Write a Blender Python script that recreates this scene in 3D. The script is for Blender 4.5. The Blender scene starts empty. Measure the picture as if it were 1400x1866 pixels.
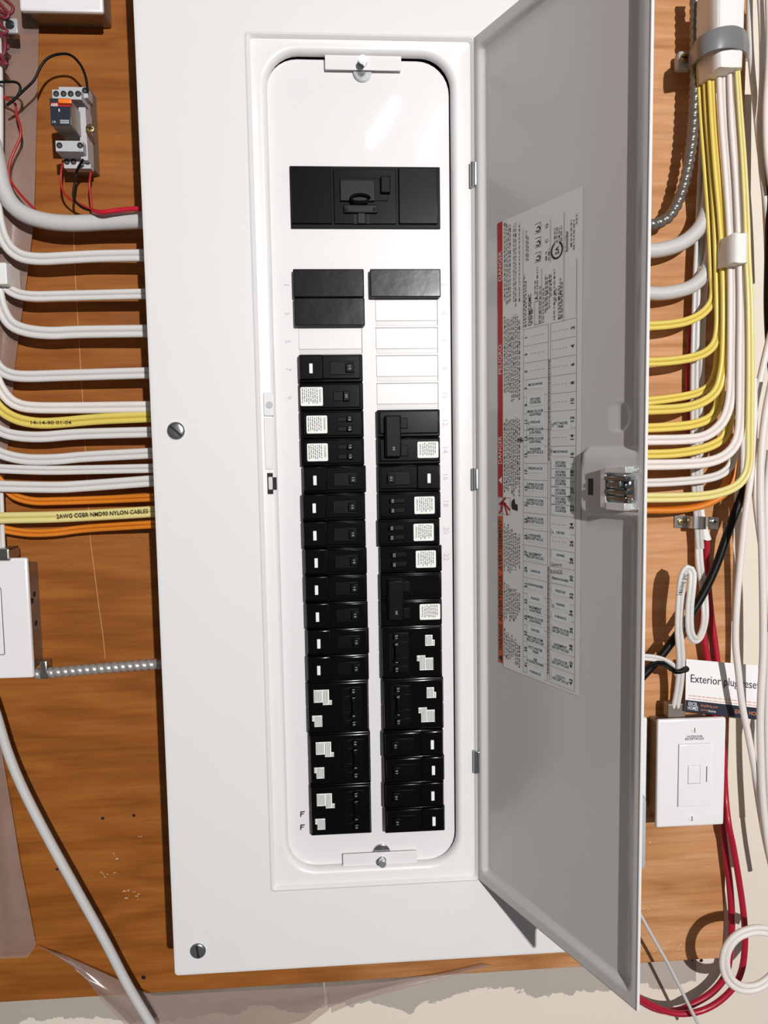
import bpy, bmesh, math, random
from mathutils import Vector, Matrix
random.seed(7)
S = bpy.context.scene
COL = S.collection
# ------------------------------------------------------------------ camera
CX, CY, CZ = -.00910, -.67293, .06030
YAW, PITCH, ROLL, FPX = .0627522, -.0851428, -.0159495, 1329.07
cy_, sy_, cp_, sp_ = math.cos(YAW), math.sin(YAW), math.cos(PITCH), math.sin(PITCH)
FW = Vector((sy_*cp_, cy_*cp_, sp_)); r_ = Vector((cy_, -sy_, 0)); u_ = r_.cross(FW)
cr, sr = math.cos(ROLL), math.sin(ROLL)
RT = cr*r_ + sr*u_; UP = -sr*r_ + cr*u_
CAM = Vector((CX, CY, CZ))
cd = bpy.data.cameras.new('camera'); cam = bpy.data.objects.new('camera', cd); COL.objects.link(cam)
m = Matrix((RT, UP, -FW)).transposed().to_4x4(); m.translation = CAM; cam.matrix_world = m
cd.sensor_fit = 'VERTICAL'; cd.sensor_height = 36.0; cd.lens = FPX/1866*36; cd.clip_start = .01
S.camera = cam
# ------------------------------------------------------------------ world, lamp, exposure
w = bpy.data.worlds.new('world'); S.world = w; w.use_nodes = True
w.node_tree.nodes['Background'].inputs[0].default_value = (1.0, .97, .94, 1)
w.node_tree.nodes['Background'].inputs[1].default_value = .11
ld = bpy.data.lights.new('work_lamp', 'POINT'); ld.energy = 222; ld.color = (1, .985, .97); ld.shadow_soft_size = .018
lo = bpy.data.objects.new('work_lamp', ld); lo.location = (.56, -2.29, .54); COL.objects.link(lo)
S.view_settings.view_transform = 'Standard'; S.view_settings.look = 'None'
S.view_settings.exposure = 0.0; S.view_settings.gamma = 1; S.view_settings.use_curve_mapping = False

def tube(pa, pb, zc, watts):
    # fluorescent tube on the ceiling behind the camera; its image shows in the glossy dead front between pixels pa and pb
    E_ = []
    for px, py in (pa, pb):
        v = RT*((px-700)/FPX) + UP*((933-py)/FPX) + FW; P = CAM + v*((.012-CY)/v.y); d = Vector((v.x, -v.y, v.z)); E_.append(P + d*((zc-P.z)/d.z))
    c = (E_[0]+E_[1])/2; X = (E_[1]-E_[0]); l = X.length; X.normalize(); Zv = -(Vector((0, 0, 0))-c).normalized(); Zv = (Zv-X*Zv.dot(X)).normalized(); Y = Zv.cross(X)
    a = bpy.data.lights.new('ceiling_tube', 'AREA'); a.shape = 'RECTANGLE'; a.size = l; a.size_y = .012; a.energy = watts
    o = bpy.data.objects.new('ceiling_tube', a); COL.objects.link(o); M_ = Matrix((X, Y, Zv)).transposed().to_4x4(); M_.translation = c; o.matrix_world = M_
tube((724, 185), (674, 262), 1.15, 1.1); tube((808, 200), (770, 285), 1.15, 1.0)
WALL = .100      # face of the plywood; the panel cover's face is y = 0
def at(px, py, y):
    v = RT*((px-700)/FPX) + UP*((933-py)/FPX) + FW
    return CAM + v*((y-CY)/v.y)

# ------------------------------------------------------------------ materials
MT = {}
def mat(name, col, rough=.5, metal=0, coat=0, crough=.12, bump=0, bscale=200, var=0, vscale=20, spec=.5):
    if name in MT: return MT[name]
    m = bpy.data.materials.new(name); m.use_nodes = True; nt = m.node_tree; b = nt.nodes['Principled BSDF']
    b.inputs['Base Color'].default_value = (*col, 1); b.inputs['Roughness'].default_value = rough
    b.inputs['Metallic'].default_value = metal; b.inputs['Coat Weight'].default_value = coat
    b.inputs['Specular IOR Level'].default_value = spec
    b.inputs['Coat Roughness'].default_value = crough
    tc = nt.nodes.new('ShaderNodeTexCoord')
    n = nt.nodes.new('ShaderNodeTexNoise'); n.inputs['Scale'].default_value = vscale; n.inputs['Detail'].default_value = 5
    nt.links.new(tc.outputs['Object'], n.inputs['Vector'])
    mx = nt.nodes.new('ShaderNodeMix'); mx.data_type = 'RGBA'
    v = max(var, .02)
    mx.inputs[6].default_value = (*[c*(1-v) for c in col], 1); mx.inputs[7].default_value = (*[min(1, c*(1+v*.6)) for c in col], 1)
    nt.links.new(n.outputs['Fac'], mx.inputs[0]); nt.links.new(mx.outputs[2], b.inputs['Base Color'])
    if bump:
        n2 = nt.nodes.new('ShaderNodeTexNoise'); n2.inputs['Scale'].default_value = bscale; n2.inputs['Detail'].default_value = 3
        nt.links.new(tc.outputs['Object'], n2.inputs['Vector'])
        bp = nt.nodes.new('ShaderNodeBump'); bp.inputs['Strength'].default_value = bump; bp.inputs['Distance'].default_value = .001
        nt.links.new(n2.outputs['Fac'], bp.inputs['Height']); nt.links.new(bp.outputs['Normal'], b.inputs['Normal'])
    MT[name] = m; return m
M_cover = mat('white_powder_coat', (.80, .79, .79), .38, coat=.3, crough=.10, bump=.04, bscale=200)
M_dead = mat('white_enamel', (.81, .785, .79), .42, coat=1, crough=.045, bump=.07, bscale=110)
M_door = mat('shaded_door_enamel', (.575, .55, .54), .34, coat=.6, crough=.14, bump=.05, bscale=200)  # the cover's white paint, greyed to carry the shade on the inner side
M_blk = mat('black_moulded_plastic', (.0022, .0022, .0027), .20, var=.3, vscale=60, spec=.20)
M_blk2 = mat('matte_black_plastic', (.0008, .0008, .0010), .45, spec=.12)
M_fill = mat('black_filler_plastic', (.006, .006, .007), .24, var=.6, vscale=60, bump=.2, bscale=45, spec=.22)
M_main = mat('charcoal_plastic', (.0035, .0035, .0045), .24, var=.2, spec=.16)
M_btn = mat('white_button', (.85, .85, .83), .4)
M_lab = mat('label_paper', (.84, .84, .80), .5)
M_dlab = mat('directory_paper', (.70, .68, .65), .5)
M_ink = mat('black_ink', (.012, .012, .012), .6)
M_grey = mat('grey_ink', (.12, .12, .12), .6)
M_fine = mat('fine_print_ink', (.22, .21, .20), .6)
M_num = mat('pale_number_ink', (.30, .31, .34), .6)
M_chr = mat('zinc_plated_steel', (.62, .64, .64), .22, metal=1, var=.1, vscale=80)
M_galv = mat('galvanised_steel', (.42, .41, .39), .32, metal=1, var=.25, vscale=60)
M_box = mat('galvanised_box', (.30, .27, .24), .45, metal=.7, var=.35, vscale=40)
M_white = mat('white_cable_jacket', (.74, .715, .69), .42, coat=.1, var=.05, vscale=40)
M_whiteb = mat('bright_cable_jacket', (.82, .76, .72), .5, var=.05, vscale=60)
M_whiteg = mat('grey_white_cable_jacket', (.60, .59, .585), .38, coat=.15, var=.06, vscale=40)
M_yel = mat('yellow_cable_jacket', (.78, .62, .13), .4, coat=.1, var=.06, vscale=30)
M_yel2 = mat('pale_yellow_cable_jacket', (.80, .70, .28), .4, coat=.1, var=.06, vscale=30)
M_org = mat('orange_cable_jacket', (.72, .22, .015), .4, coat=.1, var=.08, vscale=30)
M_red = mat('red_cable_jacket', (.42, .006, .030), .4, coat=.1, var=.1)
M_redw = mat('red_wire_insulation', (.42, .015, .015), .35, var=.1)
M_pink = mat('dusty_red_wire_insulation', (.20, .02, .035), .5, var=.4, vscale=60)
M_bcab = mat('black_cable_jacket', (.004, .004, .004), .42, var=.2, spec=.22)
M_tape = mat('white_tape', (.86, .84, .82), .55, bump=.2, bscale=90, var=.04)
M_strap = mat('grey_plastic_strap', (.20, .20, .205), .35, coat=.1)
M_strap2 = mat('pale_grey_plastic', (.42, .43, .45), .4)
M_brass = mat('brass_screw', (.50, .36, .14), .35, metal=1)
M_plate = mat('white_wall_plate', (.88, .87, .88), .25, coat=.3)
M_card = mat('white_card', (.85, .84, .85), .5)
M_navy = mat('navy_print', (.008, .012, .030), .45)
M_orp = mat('orange_print', (.62, .22, .10), .6)
M_pwh = mat('white_print', (.8, .8, .8), .6)
M_redp = mat('red_print', (.42, .006, .010), .5)
M_orgp = mat('orange_red_print', (.50, .085, .01), .5)
M_blue = mat('slate_blue_plastic', (.022, .028, .045), .35)
M_otab = mat('orange_tab', (.95, .20, .02), .4)
M_rel = mat('relay_grey_plastic', (.20, .165, .145), .5, var=.06)
M_relc = mat('smoked_relay_case', (.26, .20, .17), .3, coat=.2, var=.1)
M_relw = mat('pale_relay_plastic', (.52, .52, .54), .5)
M_hole = mat('dark_hollow', (.004, .004, .004), .7)
M_bink = mat('blue_marker_ink', (.01, .01, .06), .6)
M_emb = mat('embossed_enamel', (.50, .495, .51), .4)
M_emb2 = mat('sheared_enamel', (.66, .64, .63), .4)

def wood():
    m = bpy.data.materials.new('plywood'); m.use_nodes = True; nt = m.node_tree; N = nt.nodes.new; L = nt.links.new
    b = nt.nodes['Principled BSDF']; b.inputs['Roughness'].default_value = .55; b.inputs['Specular IOR Level'].default_value = .3
    tc = N('ShaderNodeTexCoord')
    mp = N('ShaderNodeMapping'); mp.inputs['Rotation'].default_value = (0, .17, 0); mp.inputs['Scale'].default_value = (1, 1, 5.5)
    L(tc.outputs['Object'], mp.inputs[0])
    n0 = N('ShaderNodeTexNoise'); n0.inputs['Scale'].default_value = 3.2; n0.inputs['Detail'].default_value = 3; n0.inputs['Roughness'].default_value = .45
    L(mp.outputs[0], n0.inputs['Vector'])
    mul = N('ShaderNodeMath'); mul.operation = 'MULTIPLY'; mul.inputs[1].default_value = 11; L(n0.outputs['Fac'], mul.inputs[0])
    fr = N('ShaderNodeMath'); fr.operation = 'PINGPONG'; fr.inputs[1].default_value = 1; L(mul.outputs[0], fr.inputs[0])
    mp2 = N('ShaderNodeMapping'); mp2.inputs['Scale'].default_value = (9, 9, 150); L(tc.outputs['Object'], mp2.inputs[0])
    n1 = N('ShaderNodeTexNoise'); n1.inputs['Scale'].default_value = 1.6; n1.inputs['Detail'].default_value = 6; n1.inputs['Roughness'].default_value = .6
    L(mp2.outputs[0], n1.inputs['Vector'])
    cr1 = N('ShaderNodeValToRGB'); e = cr1.color_ramp.elements
    e[0].position = 0; e[0].color = (.40, .165, .042, 1); e[1].position = 1; e[1].color = (.54, .255, .088, 1)
    x = cr1.color_ramp.elements.new(.55); x.color = (.50, .22, .066, 1)
    L(fr.outputs[0], cr1.inputs[0])
    mx = N('ShaderNodeMix'); mx.data_type = 'RGBA'; mx.blend_type = 'MULTIPLY'; mx.inputs[0].default_value = .55
    cr2 = N('ShaderNodeValToRGB'); e = cr2.color_ramp.elements; e[0].position = .3; e[0].color = (.62, .52, .42, 1); e[1].position = .62; e[1].color = (1, 1, 1, 1)
    L(n1.outputs['Fac'], cr2.inputs[0]); L(cr1.outputs[0], mx.inputs[6]); L(cr2.outputs[0], mx.inputs[7])
    # the sheet is darker and redder at one end, paler at the other
    sx = N('ShaderNodeSeparateXYZ'); L(tc.outputs['Object'], sx.inputs[0])
    mr = N('ShaderNodeMapRange'); mr.inputs[1].default_value = -.1; mr.inputs[2].default_value = .30; L(sx.outputs[0], mr.inputs[0])
    hs = N('ShaderNodeMix'); hs.data_type = 'RGBA'; L(mr.outputs[0], hs.inputs[0])
    tint = N('ShaderNodeMix'); tint.data_type = 'RGBA'; tint.blend_type = 'MULTIPLY'; tint.inputs[0].default_value = 1
    tint.inputs[7].default_value = (.68, .50, .23, 1); L(mx.outputs[2], tint.inputs[6])
    L(tint.outputs[2], hs.inputs[6]); 
    tint2 = N('ShaderNodeMix'); tint2.data_type = 'RGBA'; tint2.blend_type = 'MULTIPLY'; tint2.inputs[0].default_value = 1
    tint2.inputs[7].default_value = (1.22, 1.36, 1.95, 1); L(mx.outputs[2], tint2.inputs[6]); L(tint2.outputs[2], hs.inputs[7])
    # sparse knots
    vo = N('ShaderNodeTexVoronoi'); vo.inputs['Scale'].default_value = 7; L(tc.outputs['Object'], vo.inputs['Vector'])
    lt = N('ShaderNodeMath'); lt.operation = 'LESS_THAN'; lt.inputs[1].default_value = .016; L(vo.outputs['Distance'], lt.inputs[0])
    kn = N('ShaderNodeMix'); kn.data_type = 'RGBA'; L(lt.outputs[0], kn.inputs[0]); L(hs.outputs[2], kn.inputs[6]); kn.inputs[7].default_value = (.05, .012, .004, 1)
    L(kn.outputs[2], b.inputs['Base Color'])
    bp = N('ShaderNodeBump'); bp.inputs['Strength'].default_value = .15; bp.inputs['Distance'].default_value = .001; L(n1.outputs['Fac'], bp.inputs['Height']); L(bp.outputs[0], b.inputs['Normal'])
    return m
M_wood = wood()
def drywall():
    m = bpy.data.materials.new('painted_drywall'); m.use_nodes = True; nt = m.node_tree; N = nt.nodes.new; L = nt.links.new
    b = nt.nodes['Principled BSDF']; b.inputs['Roughness'].default_value = .7
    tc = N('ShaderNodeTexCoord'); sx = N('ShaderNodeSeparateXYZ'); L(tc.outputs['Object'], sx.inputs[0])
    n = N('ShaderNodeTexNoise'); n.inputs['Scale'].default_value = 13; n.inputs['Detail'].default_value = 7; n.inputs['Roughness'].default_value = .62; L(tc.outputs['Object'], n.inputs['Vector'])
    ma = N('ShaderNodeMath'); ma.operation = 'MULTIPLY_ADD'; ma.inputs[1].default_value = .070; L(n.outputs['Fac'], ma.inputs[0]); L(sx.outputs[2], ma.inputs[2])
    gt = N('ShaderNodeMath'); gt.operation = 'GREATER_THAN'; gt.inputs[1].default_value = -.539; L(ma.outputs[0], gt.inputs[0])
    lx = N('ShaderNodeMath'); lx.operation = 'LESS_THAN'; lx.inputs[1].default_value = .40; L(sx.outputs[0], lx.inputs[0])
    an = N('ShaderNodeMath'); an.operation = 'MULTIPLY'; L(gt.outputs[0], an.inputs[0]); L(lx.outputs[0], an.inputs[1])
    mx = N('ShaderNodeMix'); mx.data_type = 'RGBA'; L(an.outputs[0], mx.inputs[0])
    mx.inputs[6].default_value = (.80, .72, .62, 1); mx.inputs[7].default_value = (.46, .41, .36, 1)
    L(mx.outputs[2], b.inputs['Base Color'])
    n2 = N('ShaderNodeTexNoise'); n2.inputs['Scale'].default_value = 120; L(tc.outputs['Object'], n2.inputs['Vector'])
    bp = N('ShaderNodeBump'); bp.inputs['Strength'].default_value = .15; bp.inputs['Distance'].default_value = .001; L(n2.outputs['Fac'], bp.inputs['Height']); L(bp.outputs[0], b.inputs['Normal'])
    return m
M_dry = drywall()
def film():
    m = bpy.data.materials.new('plastic_film'); m.use_nodes = True; nt = m.node_tree; N = nt.nodes.new; L = nt.links.new
    b = nt.nodes['Principled BSDF']; b.inputs['Base Color'].default_value = (.42, .30, .26, 1); b.inputs['Roughness'].default_value = .22
    b.inputs['Specular IOR Level'].default_value = .7
    tr = N('ShaderNodeBsdfTransparent'); tr.inputs[0].default_value = (.92, .88, .86, 1)
    ms = N('ShaderNodeMixShader'); tc = N('ShaderNodeTexCoord'); n = N('ShaderNodeTexNoise'); n.inputs['Scale'].default_value = 14; n.inputs['Detail'].default_value = 4
    L(tc.outputs['Object'], n.inputs['Vector'])
    mr = N('ShaderNodeMapRange'); mr.inputs[1].default_value = .3; mr.inputs[2].default_value = .7; mr.inputs[3].default_value = .42; mr.inputs[4].default_value = .68
    L(n.outputs['Fac'], mr.inputs[0]); L(mr.outputs[0], ms.inputs[0]); L(tr.outputs[0], ms.inputs[1]); L(b.outputs[0], ms.inputs[2])
    bp = N('ShaderNodeBump'); bp.inputs['Strength'].default_value = .5; bp.inputs['Distance'].default_value = .003; L(n.outputs['Fac'], bp.inputs['Height']); L(bp.outputs[0], b.inputs['Normal'])
    L(ms.outputs[0], nt.nodes['Material Output'].inputs[0]); return m
M_film = film()

# ------------------------------------------------------------------ helpers
def wloc(o):
    p = Vector((0, 0, 0))
    while o: p += o.location; o = o.parent
    return p
def obj(name, bm, m, parent=None, smooth=False, local=False):
    """link a bmesh (world coordinates unless local) as one mesh object"""
    me = bpy.data.meshes.new(name)
    if parent is not None and not local:
        bmesh.ops.translate(bm, verts=bm.verts, vec=-wloc(parent))
    bm.normal_update(); bm.to_mesh(me); bm.free(); me.materials.append(m)
    if smooth:
        for p in me.polygons: p.use_smooth = True
        if smooth != 'all': me.set_sharp_from_angle(angle=math.radians(smooth if smooth is not True else 20))
    o = bpy.data.objects.new(name, me); COL.objects.link(o); o.parent = parent
    return o
def tag(o, label, cat, group=None, kind=None):
    if label: o['label'] = label
    if cat: o['category'] = cat
    if group: o['group'] = group
    if kind: o['kind'] = kind
    return o
def thing(name, label, cat, loc=(0, 0, 0), group=None):
    o = bpy.data.objects.new(name, None); COL.objects.link(o); o.location = loc; o.empty_display_size = .02
    return tag(o, label, cat, group)
def dup(root, loc, label=None, group=None):
    r = root.copy(); COL.objects.link(r); r.location = loc
    if label: r['label'] = label
    if group: r['group'] = group
    for ch in list(root.children):
        c = ch.copy(); COL.objects.link(c); c.parent = r
        for g in ch.children:
            d = g.copy(); COL.objects.link(d); d.parent = c
    return r
def merge(bm, b2):
    me = bpy.data.meshes.new('t'); b2.to_mesh(me); b2.free(); bm.from_mesh(me); bpy.data.meshes.remove(me)
def add_box(bm, x0, x1, y0, y1, z0, z1, bev=0, seg=2):
    b = bmesh.new(); bmesh.ops.create_cube(b, size=1)
    for v in b.verts:
        v.co = Vector((x0+(v.co.x+.5)*(x1-x0), y0+(v.co.y+.5)*(y1-y0), z0+(v.co.z+.5)*(z1-z0)))
    if bev: bmesh.ops.bevel(b, geom=b.edges[:], offset=bev, segments=seg, affect='EDGES', profile=.5)
    bmesh.ops.recalc_face_normals(b, faces=b.faces)
    merge(bm, b); return bm
def box(*a, **k): return add_box(bmesh.new(), *a, **k)
def pbox(px0, py0, px1, py1, yf, yb, bev=0, bm=None):
    """box whose front face, at depth yf, covers the given pixels; straight back to yb"""
    a = at(px0, (py0+py1)/2, yf).x; b = at(px1, (py0+py1)/2, yf).x
    t = at((px0+px1)/2, py0, yf).z; u = at((px0+px1)/2, py1, yf).z
    return add_box(bm or bmesh.new(), a, b, yf, yb, u, t, bev)
def add_cyl(bm, c, axis, r, h, n=24, r2=None, bev=0):
    """cylinder from c along axis for h"""
    b = bmesh.new(); bmesh.ops.create_cone(b, cap_ends=True, segments=n, radius1=r, radius2=r if r2 is None else r2, depth=h)
    if bev: bmesh.ops.bevel(b, geom=[e for e in b.edges if len(e.link_faces) == 2 and any(len(f.verts) > 4 for f in e.link_faces)], offset=bev, segments=2, affect='EDGES')
    ax = Vector(axis).normalized(); M = Matrix.Translation(Vector(c)+ax*h/2) @ ax.to_track_quat('Z', 'Y').to_matrix().to_4x4()
    b.transform(M); merge(bm, b); return bm
def cyl(*a, **k): return add_cyl(bmesh.new(), *a, **k)
def catmull(P, step):
    out = []; n = len(P)
    for i in range(n-1):
        p0 = P[i-1] if i else 2*P[0]-P[1]; p1 = P[i]; p2 = P[i+1]; p3 = P[i+2] if i+2 < n else 2*P[-1]-P[-2]
        k = max(2, int((p2-p1).length/step))
        for j in range(k):
            t = j/k; out.append(.5*((2*p1)+(p2-p0)*t+(2*p0-5*p1+4*p2-p3)*t*t+(3*p1-p0-3*p2+p3)*t**3))
    out.append(P[-1].copy()); return out
def sweep(bm, path, prof, widths=None, N0=Vector((0, -1, 0))):
    """prof: closed list of (a, b): a across, b toward the viewer side"""
    rings = []; n = len(path)
    for i, p in enumerate(path):
        t = (path[min(i+1, n-1)]-path[max(i-1, 0)]).normalized()
        N = (N0 - t*N0.dot(t))
        if N.length < 1e-3: N = Vector((0, 0, 1))
        N.normalize(); W = t.cross(N); s = widths[i] if widths else 1
        if callable(prof): pr = prof(i/(n-1), i)
        else: pr = prof
        rings.append([bm.verts.new(p + W*a*s + N*b*s) for a, b in pr])
    for i in range(n-1):
        A, B = rings[i], rings[i+1]
        for j in range(len(A)):
            k = (j+1) % len(A); bm.faces.new((A[j], A[k], B[k], B[j]))
    bm.faces.new(rings[0][::-1]); bm.faces.new(rings[-1])
    bmesh.ops.recalc_face_normals(bm, faces=bm.faces)
    return bm
def flat_profile(wd):
    r = wd/4; top = []
    for k in range(11):
        a = -wd/2 + wd*(1-math.cos(math.pi*k/10))/2
        q = max(0, 1-((abs(a)-r)/r)**2)
        b = r*math.sqrt(q)
        if abs(a) < r: b = max(b, r*.62)
        top.append((a, b))
    top2 = [(-wd/2, 0)]
    seq = [-.5, -.485, -.44, -.36, -.25, -.14, -.06, -.015, 0, .015, .06, .14, .25, .36, .44, .485, .5]
    T = []
    for s in seq:
        a = s*wd; q = max(0, 1-((abs(a)-r)/r)**2); b = r*math.sqrt(q)
        if abs(a) < r: b = max(b, r*.04)
        T.append((a, b))
    return T + [(a, -b) for a, b in T[-2:0:-1]]
def round_profile(r, n=12): return [(r*math.cos(2*math.pi*k/n), r*math.sin(2*math.pi*k/n)) for k in range(n)]
def interp(ts, vs, t):
    for i in range(len(ts)-1):
        if t <= ts[i+1]:
            f = (t-ts[i])/max(1e-9, ts[i+1]-ts[i]); return vs[i]+(vs[i+1]-vs[i])*f
    return vs[-1]
def px_path(pts, y, step=.004):
    """pts (px, py[, depth]); depth falls back to y"""
    P = [at(p[0], p[1], p[2] if len(p) > 2 else y) for p in pts]
    return catmull([Vector(p) for p in P], step)
def cable(name, label, pts, wpx, y, m, flat=True, cat='cable', group=None, w2=None, parent=None, step=.004):
    path = px_path(pts, y, step); mid = path[len(path)//2]
    depth = (mid-CAM).dot(FW); wd = wpx*depth/FPX
    bm = bmesh.new(); prof = flat_profile(wd) if flat else round_profile(wd/2)
    ws = None
    if w2:
        n = len(path); ws = [1+(w2/wpx-1)*min(1, max(0, (i/(n-1)))) for i in range(n)]
    sweep(bm, path, prof, ws)
    o = obj(name, bm, m, parent, smooth=55)
    if parent is None: tag(o, label, cat, group)
    return o
# flat print -------------------------------------------------
_tc = {}
def glyphs(s, bold):
    k = (s, bold)
    if k not in _tc:
        c = bpy.data.curves.new('t', 'FONT'); c.body = s; c.size = 1; c.resolution_u = 2; c.offset = .010 if bold else 0
        c.align_x = 'LEFT'; c.space_line = .82; o = bpy.data.objects.new('t', c)
        if '\n' in s: c.align_x = 'CENTER'
        me = bpy.data.meshes.new_from_object(o)
        vs = [(v.co.x, v.co.y) for v in me.vertices]; fs = [tuple(p.vertices) for p in me.polygons]
        bpy.data.objects.remove(o); bpy.data.curves.remove(c); bpy.data.meshes.remove(me)
        x0 = min(v[0] for v in vs); x1 = max(v[0] for v in vs); y0 = min(v[1] for v in vs); y1 = max(v[1] for v in vs)
        _tc[k] = ([((x-(x0+x1)/2)/(x1-x0), (y-(y0+y1)/2)/(y1-y0)) for x, y in vs], fs, (x1-x0)/(y1-y0))
    return _tc[k]
class Print:
    def __init__(s, fn): s.v = []; s.f = []; s.fn = fn
    def text(s, t, x, y, wd=None, h=None, rot=0, bold=False):
        vs, fs, asp = glyphs(t, bold)
        if wd is None: wd = h*asp
        if h is None: h = wd/asp
        c, n = math.cos(math.radians(rot)), math.sin(math.radians(rot)); b = len(s.v)
        for a, d in vs:
            a *= wd; d *= h; s.v.append((x+a*c-d*n, y+a*n+d*c))
        s.f += [tuple(i+b for i in f) for f in fs]
    def poly(s, pts): b = len(s.v); s.v += list(pts); s.f.append(tuple(range(b, b+len(pts))))
    def rect(s, x0, x1, y0, y1): s.poly([(x0, y0), (x1, y0), (x1, y1), (x0, y1)])
    def line(s, pts, w):
        for (a, b), (c, d) in zip(pts, pts[1:]):
            l = math.hypot(c-a, d-b) or 1; nx, ny = -(d-b)/l*w/2, (c-a)/l*w/2; ex, ey = (c-a)/l*w*.3, (d-b)/l*w*.3
            s.poly([(a+nx-ex, b+ny-ey), (a-nx-ex, b-ny-ey), (c-nx+ex, d-ny+ey), (c+nx+ex, d+ny+ey)])
    def bm(s):
        b = bmesh.new(); V = [b.verts.new(s.fn(x, y)) for x, y in s.v]
        for f in s.f:
            try: b.faces.new([V[i] for i in f])
            except ValueError: pass
        return b
# ------------------------------------------------------------------ the setting
dw = box(-1.4, 1.4, WALL+.012, WALL+.03, -1.3, 1.3)
w_ = obj('wall_back', dw, M_dry); w_['kind'] = 'structure'
wz = (at(280, 1815, WALL).z + at(1165, 1750, WALL).z)/2
wx = at(1335, 1100, WALL).x
print('ply bottom', at(280, 1815, WALL).z, at(1000, 1765, WALL).z, at(1165, 1750, WALL).z, at(1330, 1746, WALL).z, 'right', wx, at(1320, 1650, WALL).x, at(1345, 300, WALL).x)
ply = box(-1.3, wx, WALL, WALL+.012, wz, 1.2, bev=.0008)
p_ = obj('plywood_backboard', ply, M_wood); tag(p_, 'orange brown plywood sheet with horizontal grain behind the electrical panel', 'plywood')

pr = Print(lambda x, z: Vector((x, WALL-.0002, z)))
seam = [at(px, py, WALL) for px, py in ((134, 400), (136, 480), (141, 570), (149, 700), (153, 760), (160, 900), (165, 985), (172, 1040), (181, 1110), (187, 1150), (192, 1200))]
pr.line([(p.x, p.z) for p in seam], .0007)
obj('veneer_seam', pr.bm(), mat('pale_seam', (.62, .33, .12), .6, var=.4, vscale=300), p_)
pr = Print(lambda x, z: Vector((x, WALL-.0002, z))); random.seed(5)
for px, py, n_, sp in ((240, 1630, 9, 12), (195, 1592, 6, 8), (255, 1525, 3, 3), (1250, 1725, 26, 26), (1180, 1655, 3, 5), (1252, 1560, 3, 4), (1190, 1535, 3, 4), (215, 1560, 4, 8)):
    for q in range(n_):
        c = at(px+random.gauss(0, sp), py+random.gauss(0, sp*.45), WALL); l = random.uniform(.0004, .0013); st_ = random.uniform(.8, 2.2); tl = random.uniform(-.6, .6)
        pr.poly([(c.x+l*st_*math.cos(k)*random.uniform(.6, 1.2), c.z+l*.6*math.sin(k)*random.uniform(.6, 1.2)+l*tl*math.cos(k)) for k in [j*.785 for j in range(8)]])
o = obj('plaster_fleck', pr.bm(), mat('plaster_flecks', (.66, .52, .38), .8), p_); o['kind'] = 'stuff'
pr = Print(lambda x, z: Vector((x, WALL-.0003, z)))
for px, py, q in ((187, 1491, .0022), (104, 1584, .0018), (262, 1781, .0030), (1278, 1750, .0026), (1262, 1750, .0014)):
    c = at(px, py, WALL); pr.poly([(c.x+q*math.cos(k)*random.uniform(.7, 1.1), c.z+q*.8*math.sin(k)) for k in [j*.785 for j in range(8)]])
o = obj('nail_hole', pr.bm(), M_hole, p_); o['kind'] = 'stuff'

# ------------------------------------------------------------------ breaker panel
ZT0 = .2241; PITCH_B = .0254
def rowz(k): return ZT0 - PITCH_B*k
XLc, XRc = -.1760, .2220; ZBc, ZTc = -.4410, .6100
FX0, FX1, FZ0, FZ1 = -.0795, .1189, -.3587, .4221
DF = .012
panel = thing('breaker_panel', 'tall white electrical breaker panel with its shaded inner door swung open', 'electrical panel', (.022, WALL, -.44))
bx = bmesh.new(); add_box(bx, XLc+.006, XRc-.006, .020, WALL-.0004, ZBc+.012, ZTc-.012, bev=.002)
obj('cabinet_box', bx, M_cover, panel, True)
def rrect(x0, x1, z0, z1, r, y, n=8):
    out = []
    for cx, cz, a0 in ((x1-r, z1-r, 0), (x0+r, z1-r, 90), (x0+r, z0+r, 180), (x1-r, z0+r, 270)):
        for k in range(n+1):
            a = math.radians(a0+90*k/n); out.append(Vector((cx+r*math.cos(a), y, cz+r*math.sin(a))))
    return out
def ring_mesh(rings, close=False):
    bm = bmesh.new(); R = [[bm.verts.new(v) for v in r] for r in rings]
    for A, B in zip(R, R[1:]):
        for j in range(len(A)):
            k = (j+1) % len(A); bm.faces.new((A[j], A[k], B[k], B[j]))
    if close: bm.faces.new(R[-1])
    bmesh.ops.recalc_face_normals(bm, faces=bm.faces); return bm
OX0, OX1, OZ0, OZ1, OR = -.0700, .1052, -.3485, .4150, .033
rings = [rrect(XLc+.001, XRc-.001, ZBc+.001, ZTc-.001, .003, .016), rrect(XLc, XRc, ZBc, ZTc, .004, .0155), rrect(XLc, XRc, ZBc, ZTc, .004, .0015),
         rrect(XLc+.0005, XRc-.0005, ZBc+.0005, ZTc-.0005, .0038, .0004), rrect(XLc+.0018, XRc-.0018, ZBc+.0018, ZTc-.0018, .003, 0), rrect(XLc+.0035, XRc-.0035, ZBc+.0035, ZTc-.0035, .003, 0)]
e = .0012
for d, y in ((-e*2, 0), (-e*1.2, -.0007), (-e*.3, -.0009), (e*.8, .0004), (e*1.8, .0022), (e*3, .0026)):
    rings.append(rrect(FX0+d, FX1-d, FZ0+d, FZ1-d, .0035, y))
for k in range(8):
    a = k/7*math.pi/2; rr = .0055
    rings.append(rrect(OX0+rr*math.sin(a), OX1-rr*math.sin(a), OZ0+rr*math.sin(a), OZ1-rr*math.sin(a), OR-rr*math.sin(a)*.9, .0026+rr*(1-math.cos(a))))
i_ = .0055
rings.append(rrect(OX0+i_, OX1-i_, OZ0+i_, OZ1-i_, OR-.005, .0105))
rings.append(rrect(OX0+i_-.002, OX1-i_+.002, OZ0+i_-.002, OZ1-i_+.002, OR-.004, .0108))
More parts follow.
